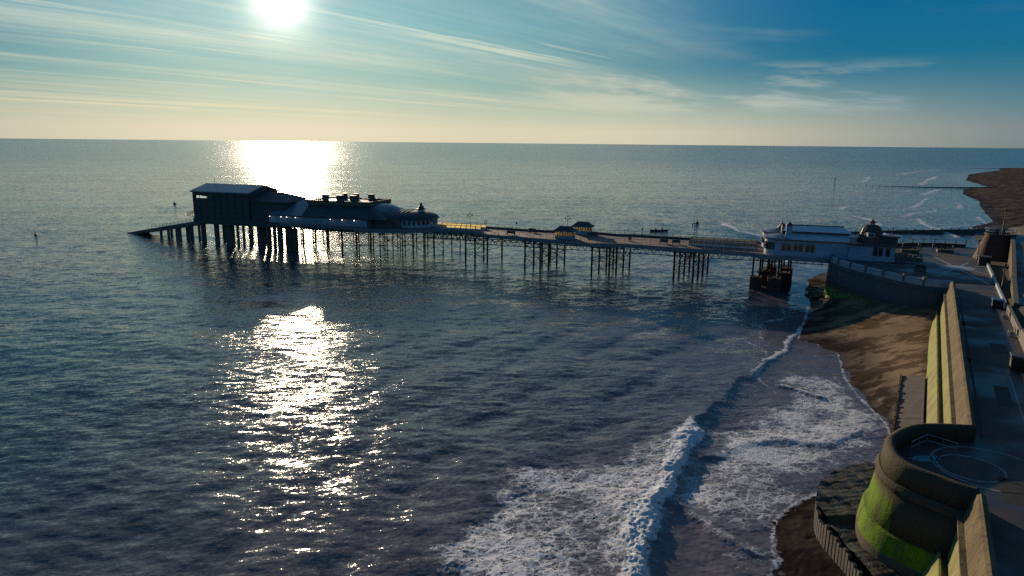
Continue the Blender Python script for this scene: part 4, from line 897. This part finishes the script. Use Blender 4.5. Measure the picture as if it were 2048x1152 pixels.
def bay(s, t, r, z, nwin, first):
    cc = P(s, t); rot = math.atan2(U[1], U[0])
    MB().lathe([(r, 8), (r, z)], (*cc, 0), 24, math.pi/2, 3*math.pi/2, rot=rot).build('bay_wall', 'white_wall', eb)
    MB().lathe([(r+.1, z), (r+.45, z), (r+.45, z+.28), (r+.1, z+.36), (r*.45, z+.75), (0, z+.95)], (*cc, 0), 24, 0, 2*math.pi, rot=rot).build('bay_roof', 'grey_roof', eb, False)
    for k in range(nwin):
        a = math.pi+(-.5+(k+.5)/nwin)*2.7; q0 = np.array([s+(r+.03)*math.cos(a), t+(r+.03)*math.sin(a)]); tv = np.array([-math.sin(a), math.cos(a)])*.36
        MB().beam(P(*(q0-tv), 9.9), P(*(q0+tv), 9.9), .06, 1.5).build('window', 'window_glass', eb)
bay(74.6, tn+2.9, 2.9, 11.3, 9, True); bay(74.2, -1.0, 2.8, 11.5, 7, False)
for k, s in enumerate((75.3, 76.3, 77.6, 78.5, 79.8, 80.7)):
    w_ = MB().beam(P(s-.36,tn-.03,9.85), P(s+.36,tn-.03,9.85), .07, 1.5).build('window', 'window_glass', eb)
mb = MB().beam(P(75,tn-.09,10.35), P(81,tn-.09,10.35), .05, .06); 
for s in (75.3, 76.3, 77.6, 78.5, 79.8, 80.7): mb.beam(P(s-.42,tn-.08,9.1), P(s-.42,tn-.08,10.6), .06); mb.beam(P(s+.42,tn-.08,9.1), P(s+.42,tn-.08,10.6), .06)
mb.build('window_frames', 'white_wall', eb)
def turret(s, t, z0, z1, w_, top):
    tr = MB().prism([P(s-w_,t-w_), P(s+w_,t-w_), P(s+w_,t+w_), P(s-w_,t+w_)], z0, z1).build('turret', 'blue_white_wall', eb); sub(eb, tr)
    o = w_*1.25; MB().add([P(s-o,t-o,z1), P(s+o,t-o,z1), P(s+o,t+o,z1), P(s-o,t+o,z1), P(s,t,top)], [(3,2,1,0),(0,1,4),(1,2,4),(2,3,4),(3,0,4)]).tube(P(s,t,top-.2), P(s,t,top+.5), .05, .02).build('turret_roof', 'brown_roof', tr)
turret(76.2, tn+2.6, 11.3, 14.0, .58, 14.8); turret(75.2, -1.0, 11.9, 12.5, .7, 13.9)
# domed entrance block
db = thing('domed_building', 'white entrance block with brown ribbed dome and little cupola at the pier root', 'building', P(91, -9, 8))
MB().prism([P(87.25,tn-.2), P(95.5,tn-.2), P(95.5,-2), P(87.25,-2)], 7.9, 10.95).build('wall', 'blue_white_wall', db)
MB().prism([P(87.22,tn-.6), P(95.9,tn-.6), P(95.9,-1.6), P(87.22,-1.6)], 10.95, 11.25).build('roof', 'brown_roof', db)
dc_ = P(91.6, -8.2)
dm = MB().lathe([(2.35, 11.2), (2.3, 11.9), (1.98, 12.6), (1.92, 13.2), (1.7, 13.9), (1.3, 14.4), (.75, 14.72), (0, 14.85)], (*dc_, 0), 24).build('dome', 'brown_roof', db, True); sub(db, dm)
mb = MB()
for k in range(12):
    a = k*math.pi/6
    pr = [(2.38, 11.25), (2.32, 11.9), (2.0, 12.6), (1.95, 13.2), (1.72, 13.9), (1.32, 14.4), (.77, 14.72)]
    for (r0, z0), (r1, z1) in zip(pr[:-1], pr[1:]): mb.beam((dc_[0]+r0*math.cos(a), dc_[1]+r0*math.sin(a), z0), (dc_[0]+r1*math.cos(a), dc_[1]+r1*math.sin(a), z1), .14)
mb.build('dome_ribs', 'brown_trim', dm)
dw = P(91.2, -10.0); MB().prism([(dw[0]-.7,dw[1]-.4),(dw[0]+.7,dw[1]-.4),(dw[0]+.7,dw[1]+.9),(dw[0]-.7,dw[1]+.9)], 12.3, 13.3).build('dormer', 'white_wall', db)
MB().prism([(dw[0]-.45,dw[1]-.46),(dw[0]+.45,dw[1]-.46),(dw[0]+.45,dw[1]-.41),(dw[0]-.45,dw[1]-.41)], 12.45, 13.15).build('window', 'window_glass', db)
cq = MB().lathe([(.5, 14.7), (.5, 15.15)], (*dc_, 0), 8).build('cupola', 'white_wall', db); sub(db, cq)
MB().lathe([(.85, 15.12), (.8, 15.2), (.3, 15.5), (.12, 15.7), (.03, 16.2)], (*dc_, 0), 8).build('cupola_roof', 'brown_roof', cq)
MB().prism([P(93.2,-9.6), P(96.2,-9.6), P(96.2,-7.6), P(93.2,-7.6)], 11.25, 12.4).prism([P(93.0,-9.9), P(96.5,-9.9), P(96.5,-7.3), P(93.0,-7.3)], 12.4, 12.7).build('side_gable', 'dark_roof', db)
for s in (92.0, 92.9, 94.2): MB().beam(P(s-.36,tn-.24,9.9), P(s+.36,tn-.24,9.9), .07, 1.7).build('window', 'window_glass', db)
MB().beam(P(97.6,tn-.2,8.6), P(95.5,tn-.2,8.6), .3, 2.6).build('side_wall', 'kerb_stone', db)
# ------------------------------------------------------------------ lamp posts
def lamp3(name, loc, label, h=3.3, arms=3, group='lamp posts on the pier'):
    r_ = thing(name, label, 'lamp post', loc, group); x, y, z = loc
    MB().lathe([(.16, 0), (.16, .45), (.09, .55), (.06, h-.5), (.05, h)], (x, y, z), 10).build('pole', 'iron', r_, True)
    pts = [(0, 0, h+.25)] if arms == 1 else [(-.55, 0, h), (.55, 0, h), (0, 0, h+.4)]
    mb = MB()
    if arms == 3: mb.tube((x-.55, y, z+h-.25), (x+.55, y, z+h-.25), .035)
    for px, py, pz in pts: mb.tube((x+px, y+py, z+min(h-.3, pz-.3)), (x+px, y+py, z+pz-.1), .035)
    mb.build('bracket', 'iron', r_)
    for px, py, pz in pts:
        l_ = MB().lathe([(.06, -.12), (.19, .15), (.22, .17), (.10, .34), (.03, .36), (.02, .5)], (x+px, y+py, z+pz), 8).build('lantern', 'iron', r_); sub(r_, l_)
        MB().lathe([(.08, -.08), (.175, .13)], (x+px, y+py, z+pz), 8).build('glass_pane', 'glass_lantern', l_)
def f_lantern(t): return principled(t, (.55,.52,.45), .3, None, 0, .6)
mat('glass_lantern', f_lantern)
lamp3('lamp_post', (-11.2, 178.9, 8), 'three-lantern lamp post on the pier beside the pavilion wind screens')
lamp3('lamp_post', (14.0, 173.4, 8), 'three-lantern lamp post rising between the two glazed shelters')
lamp3('lamp_post', (43.0, 161.0, 8), 'three-lantern lamp post on the pier left of the entrance building')
lamp3('lamp_post', (82.2, 147.1, 8), 'tall single-lantern lamp post behind the brown dome', 4.3, 1, 'forecourt lamp posts')
lamp3('lamp_post', (77.7, 140.1, 8), 'short single-lantern lamp post beside the domed building', 2.9, 1, 'forecourt lamp posts')
lamp3('lamp_post', (98.2, 136.4, 12.9), 'lamp post standing on the railed top of the round tower', 4.6, 1, 'forecourt lamp posts')
lamp3('lamp_post', (92.6, 134.4, 8), 'lamp post at the seaward foot of the round tower', 3.6, 1, 'forecourt lamp posts')
lamp3('lamp_post', (78.0, 106.5, 8), 'lamp post beside the long ramp wall, right of the promenade', 3.4, 1, 'forecourt lamp posts')
# life-ring stand, short posts on the pier
ls = thing('lifebuoy_stand', 'red lifebuoy on a stand beside the pier lamp post', 'lifebuoy', (-7.0, 177.9, 8))
MB().tube((-7, 177.9, 8), (-7, 177.9, 9.6), .05).build('post', 'iron', ls)
mb = MB(); rings = []
for i in range(16):
    a = i*math.pi/8; b = (i+1)*math.pi/8; mb.tube((-7+.36*math.cos(a), 177.8, 9.75+.36*math.sin(a)), (-7+.36*math.cos(b), 177.8, 9.75+.36*math.sin(b)), .1)
mb.build('ring', 'red_paint', ls)
for (x, y, lb_) in ((1.0, 175.2, 'small post with a box on the far pier railing right of the lifebuoy'), (31.5, 165.0, 'small post with a box on the far pier railing between shelters and lamp')):
    q_ = thing('sign_post', lb_, 'post', (x, y, 8), 'small posts on the pier')
    MB().tube((x, y, 8), (x, y, 9.9), .05).build('post', 'iron', q_); MB().prism([(x-.2,y-.1),(x+.2,y-.1),(x+.2,y+.1),(x-.2,y+.1)], 9.6, 10.1).build('sign_box', 'dark_roof', q_)
# deck benches (planter like dark blocks)
for i, (s, t, L, lb_) in enumerate(((13.5,-2.6,2.2,'dark bench on the pier deck left of the near shelter'), (17.0,3.6,1.8,'dark bench on the pier deck behind the near shelter'), (33.0,1.2,2.4,'dark bench on the pier deck right of the far shelter'), (42.6,-2.6,.7,'small dark bin on the pier deck'), (50.5,-3.8,1.8,'first of two dark boxes on the deck by the wind screens'), (53.2,-3.8,1.8,'second of two dark boxes on the deck by the wind screens'))):
    q_ = thing('bench', lb_, 'bench', P(s, t, 8), 'benches on the pier deck')
    MB().prism([P(s-L/2,t-.3), P(s+L/2,t-.3), P(s+L/2,t+.3), P(s-L/2,t+.3)], 8.35, 8.47).build('seat', 'timber', q_)
    MB().prism([P(s-L/2,t+.2), P(s+L/2,t+.2), P(s+L/2,t+.3), P(s-L/2,t+.3)], 8.47, 9.0).build('backrest', 'timber', q_)
    for e in (-1, 1): MB().prism([P(s+e*(L/2-.15)-.06,t-.28), P(s+e*(L/2-.15)+.06,t-.28), P(s+e*(L/2-.15)+.06,t+.28), P(s+e*(L/2-.15)-.06,t+.28)], 8, 8.35).build('leg', 'iron', q_)
# ------------------------------------------------------------------ promenade furniture
def kiosk(x, y, w_, h, label, blue=False):
    q_ = thing('bin_store', label, 'storage box', (x, y, 8), 'black boxes along the promenade'); th = math.atan2(WD[1], WD[0]); ca, sa = math.cos(th), math.sin(th)
    def rc(a, b): return [(x+i*ca-j*sa, y+i*sa+j*ca) for i, j in ((-a,-b),(a,-b),(a,b),(-a,b))]
    MB().prism(rc(w_/2, w_/2), 8, 8+h).build('body', 'black_paint', q_)
    MB().prism(rc(w_/2+.08, w_/2+.08), 8+h, [8+h+.1, 8+h+.1, 8+h+.22, 8+h+.22]).build('lid', 'blue_sheet' if blue else 'dark_roof', q_)
    MB().prism(rc(w_/2-.2, w_/2+.02), 8.2, 8+h-.25).build('door', 'dark_cladding', q_)
kiosk(90.6, 129.4, 1.9, 1.5, 'black box kiosk at the foot of the round tower')
kiosk(68.2, 93.4, 1.3, 1.1, 'small black box with blue lid against the back wall of the promenade', True)
kiosk(51.6, 66.3, 1.5, 1.3, 'black box nearest the camera at the right edge of the promenade')
def figure(x, y, h, ang, label, top='dark_cloth', z=8.0):
    """one continuous skinned body: legs, torso, arms, neck, head"""
    k = h/1.75
    J = {'pel':(0,0,.95),'che':(0,.02,1.32),'nek':(0,.01,1.5),'hed':(0,.03,1.62),'top':(0,.02,1.73),
         'lh':(-.1,0,.9),'lk':(-.11,.05,.5),'la':(-.11,-.02,.09),'lt':(-.12,.14,.04),'rh':(.1,0,.9),'rk':(.12,.10,.5),'ra':(.12,.14,.09),'rt':(.12,.3,.04),
         'ls':(-.19,0,1.42),'le':(-.25,-.03,1.14),'lw':(-.25,.06,.9),'lf':(-.24,.09,.80),'rs':(.19,0,1.42),'re':(.25,-.02,1.14),'rw':(.24,.1,.9),'rf':(.23,.13,.80)}
    Rd = {'pel':.15,'che':.17,'nek':.06,'hed':.105,'top':.08,'lh':.1,'lk':.065,'la':.045,'lt':.045,'rh':.1,'rk':.065,'ra':.045,'rt':.045,'ls':.07,'le':.05,'lw':.035,'lf':.04,'rs':.07,'re':.05,'rw':.035,'rf':.04}
    E_ = [('pel','che'),('che','nek'),('nek','hed'),('hed','top'),('pel','lh'),('lh','lk'),('lk','la'),('la','lt'),('pel','rh'),('rh','rk'),('rk','ra'),('ra','rt'),('che','ls'),('ls','le'),('le','lw'),('lw','lf'),('che','rs'),('rs','re'),('re','rw'),('rw','rf')]
    ks = list(J); ca, sa = math.cos(ang), math.sin(ang)
    me = bpy.data.meshes.new('person'); me.from_pydata([((J[a][0]*ca-J[a][1]*sa)*k, (J[a][0]*sa+J[a][1]*ca)*k, J[a][2]*k) for a in ks], [(ks.index(a), ks.index(b)) for a, b in E_], [])
    o = bpy.data.objects.new('person', me); COL.objects.link(o); o.location = (x, y, z)
    md = o.modifiers.new('skin', 'SKIN'); 
    for i, a in enumerate(ks): me.skin_vertices[0].data[i].radius = (Rd[a]*k, Rd[a]*k)
    me.skin_vertices[0].data[0].use_root = True; o.modifiers.new('sub', 'SUBSURF').levels = 1; me.materials.append(MATS[top])
    tag(o, label, 'person', 'people on the forecourt'); return o
figure(79.6, 141.5, 1.7, .5, 'person in dark clothes walking just right of the domed building')
figure(88.2, 146.0, 1.7, 2.0, 'person standing alone on the forecourt near its seaward wall')
# benches / planters on the forecourt
for i, (x, y, w_, lb_) in enumerate(((84.5,143.5,3.4,'long low planter on the forecourt behind the domed building'), (92.6,144.4,3.0,'low planter near the seaward wall of the forecourt'), (78.8,133.0,4.0,'low dark planter between domed building and paving circle'), (73.6,121.0,1.4,'stone block at the corner of the forecourt parapet'))):
    q_ = thing('planter', lb_, 'planter', (x, y, 8), 'planters on the forecourt')
    MB().prism([(x-w_/2,y+.5),(x+w_/2,y-.3),(x+w_/2+.2,y+.5),(x-w_/2+.2,y+1.3)], 8, 8.6).build('box', 'kerb_stone', q_)
    mb = MB()
    for k in range(60):
        a = random.random(); b = random.random(); px = x-w_/2+.2+a*(w_-.2); py = y+.5-a*.8+b*.6; pz = 8.6+random.random()*.35; sz = .16
        mb.add([(px-sz,py,pz),(px+sz,py+.05,pz+.08),(px,py+.1,pz+.25)], [(0,1,2)])
    mb.build('foliage', 'cliff', q_)
for i, (x, y) in enumerate(((83.5,148.6),(86.5,150.0),(89.5,149.2),(92.5,148.9),(95.0,146.0))):
    q_ = thing('bollard', ('leftmost', 'second from the left', 'middle one', 'fourth from the left', 'rightmost')[i]+' of the five pale-topped bollards along the back of the forecourt', 'bollard', (x, y, 8), 'bollards on the forecourt')
    MB().lathe([(.14, 0), (.12, .85), (.16, .87), (.16, .95)], (x, y, 8), 10).build('post', 'iron', q_); MB().lathe([(.16,.95),(.15,1.1),(.08,1.18),(0,1.2)], (x,y,8), 10).build('cap', 'white_wall', q_)
def seat(d, label):
    x, y = Q(d, -5.6); q_ = thing('bench', label, 'bench', (x, y, 8), 'benches along the promenade wall'); th = math.atan2(WD[1], WD[0]); ca, sa = math.cos(th), math.sin(th)
    def rc(i0, i1, j0, j1): return [(x+i*ca-j*sa, y+i*sa+j*ca) for i, j in ((i0,j0),(i1,j0),(i1,j1),(i0,j1))]
    MB().prism(rc(-.8,.8,-.25,.25), 8.42, 8.5).build('seat', 'timber', q_); MB().prism(rc(-.8,.8,-.32,-.25), 8.5, 8.95).build('backrest', 'timber', q_)
    for i in (-.7, .7): MB().prism(rc(i-.05,i+.05,-.25,.25), 8, 8.42).build('leg', 'white_wall', q_)
seat(48.5, 'bench against the back wall of the promenade, farther of the two'); seat(38.5, 'bench against the back wall of the promenade, nearer of the two')
# ------------------------------------------------------------------ groynes
def groyne(pts, z0, z1, label, gap=3.2, n0=0):
    g_ = thing('groyne', label, 'groyne', (*pts[0], 0), 'timber groynes across the beach'); p = np.array(pts, float); seg = np.hypot(*(p[1:]-p[:-1]).T); tot = seg.sum()
    def at_(s):
        for i, L in enumerate(seg):
            if s <= L or i == len(seg)-1: return p[i]+(p[i+1]-p[i])*min(s/L, 1)
            s -= L
    mb = MB(); n = 24
    for i in range(n):
        a, b = i/n, (i+1)/n
        mb.beam((*at_(a*tot), z0+(z1-z0)*a-.7), (*at_(b*tot), z0+(z1-z0)*b-.7), .3, 1.5)
    mb.build('boarding', 'timber', g_); k = min(95, int(tot/gap))
    for i in range(k+1):
        a = i/k; x, y = at_(a*tot); h = z0+(z1-z0)*a+.45+.15*random.random(); MB().prism([(x-.2,y-.2),(x+.2,y-.2),(x+.2,y+.2),(x-.2,y+.2)], -1.5, h).build('post', 'timber', g_)
groyne([(101,234),(131,241),(172,243.5),(192,244)], .35, 1.9, 'dark timber groyne just beyond the pier entrance')
groyne([(268,543),(300,528),(335,520),(400,524),(520,540)], -.15, 2.2, 'long timber groyne in the middle distance with a beacon at its sea end', 4.5)
groyne([(668,1014),(720,1020),(800,1030),(900,1042)], .1, 1.6, 'faintest groyne far up the coast near the horizon', 9)
bc = thing('beacon', 'thin beacon post standing in the sea off the middle groyne', 'beacon', (254, 545, 0))
MB().tube((254,545,-1), (254,545,5.6), .22, .16).build('pole', 'iron', bc); MB().lathe([(.0,4.6),(.6,4.65),(.6,5.3),(.0,5.4)], (254,545,0), 8).build('topmark', 'iron', bc)
# small craft and buoys
def boat(x, y, L, ang, label, crew=2):
    b_ = thing('rowing_boat', label, 'boat', (x, y, 0)); ca, sa = math.cos(ang), math.sin(ang)
    def T(i, j, z): return (x+i*ca-j*sa, y+i*sa+j*ca, z)
    st = [(-.5,.05,.55),(-.35,.45,.4),(0,.6,.36),(.35,.42,.42),(.5,.03,.62)]; vs = []
    for f, wd_, z in st: vs += [T(f*L,-wd_,z), T(f*L,-wd_*.5,-.1), T(f*L,wd_*.5,-.1), T(f*L,wd_,z)]
    MB().add(vs, [(k*4+i, k*4+i+1, (k+1)*4+i+1, (k+1)*4+i) for k in range(4) for i in range(3)]+[(0,1,2,3),(19,18,17,16)]).build('hull', 'dark_cladding', b_)
    mb = MB()
    for k in range(crew): f = (-.18+.36*k/max(1, crew-1))*L; mb.lathe([(.25,.2),(.3,.55),(.24,.85),(.09,.95),(.12,1.05),(.11,1.2),(0,1.27)], T(f,0,0), 8)
    mb.build('rowers', 'dark_cloth', b_, True)
    mb = MB()
    for k in range(crew):
        f = (-.12+.36*k/max(1, crew-1))*L
        mb.tube(T(f,-.5,.5), T(f-.3,-2.1,.05), .04); mb.tube(T(f,.5,.5), T(f-.3,2.1,.05), .04)
    mb.build('oars', 'timber', b_)
boat(51.8, 240.6, 6.5, .05, 'small dark rowing boat with two rowers beyond the pier')
boat(-141.0, 447.0, 7.5, .6, 'small dark boat silhouetted in the sun glare beyond the boathouse')
for (x, y, r, lb_) in ((-161,326,.75,'dark buoy floating left of the boathouse, farther of two'), (-150.3,213.7,.5,'dark buoy floating at the far left of the picture'), (71.8,265.3,.8,'dark conical buoy beyond the pier lamp post')):
    q_ = thing('buoy', lb_, 'buoy', (x, y, 0), 'buoys on the sea'); MB().lathe([(0,-.4*r),(.8*r,-.1*r),(1.0*r,.3*r),(.8*r,.7*r),(.25*r,.95*r),(.2*r,1.5*r),(0,1.9*r)], (x,y,0), 12).build('float', 'iron', q_, True)
    MB().tube((x,y,1.8*r), (x,y,2.5*r), .06, .04).build('topmark', 'iron', q_)
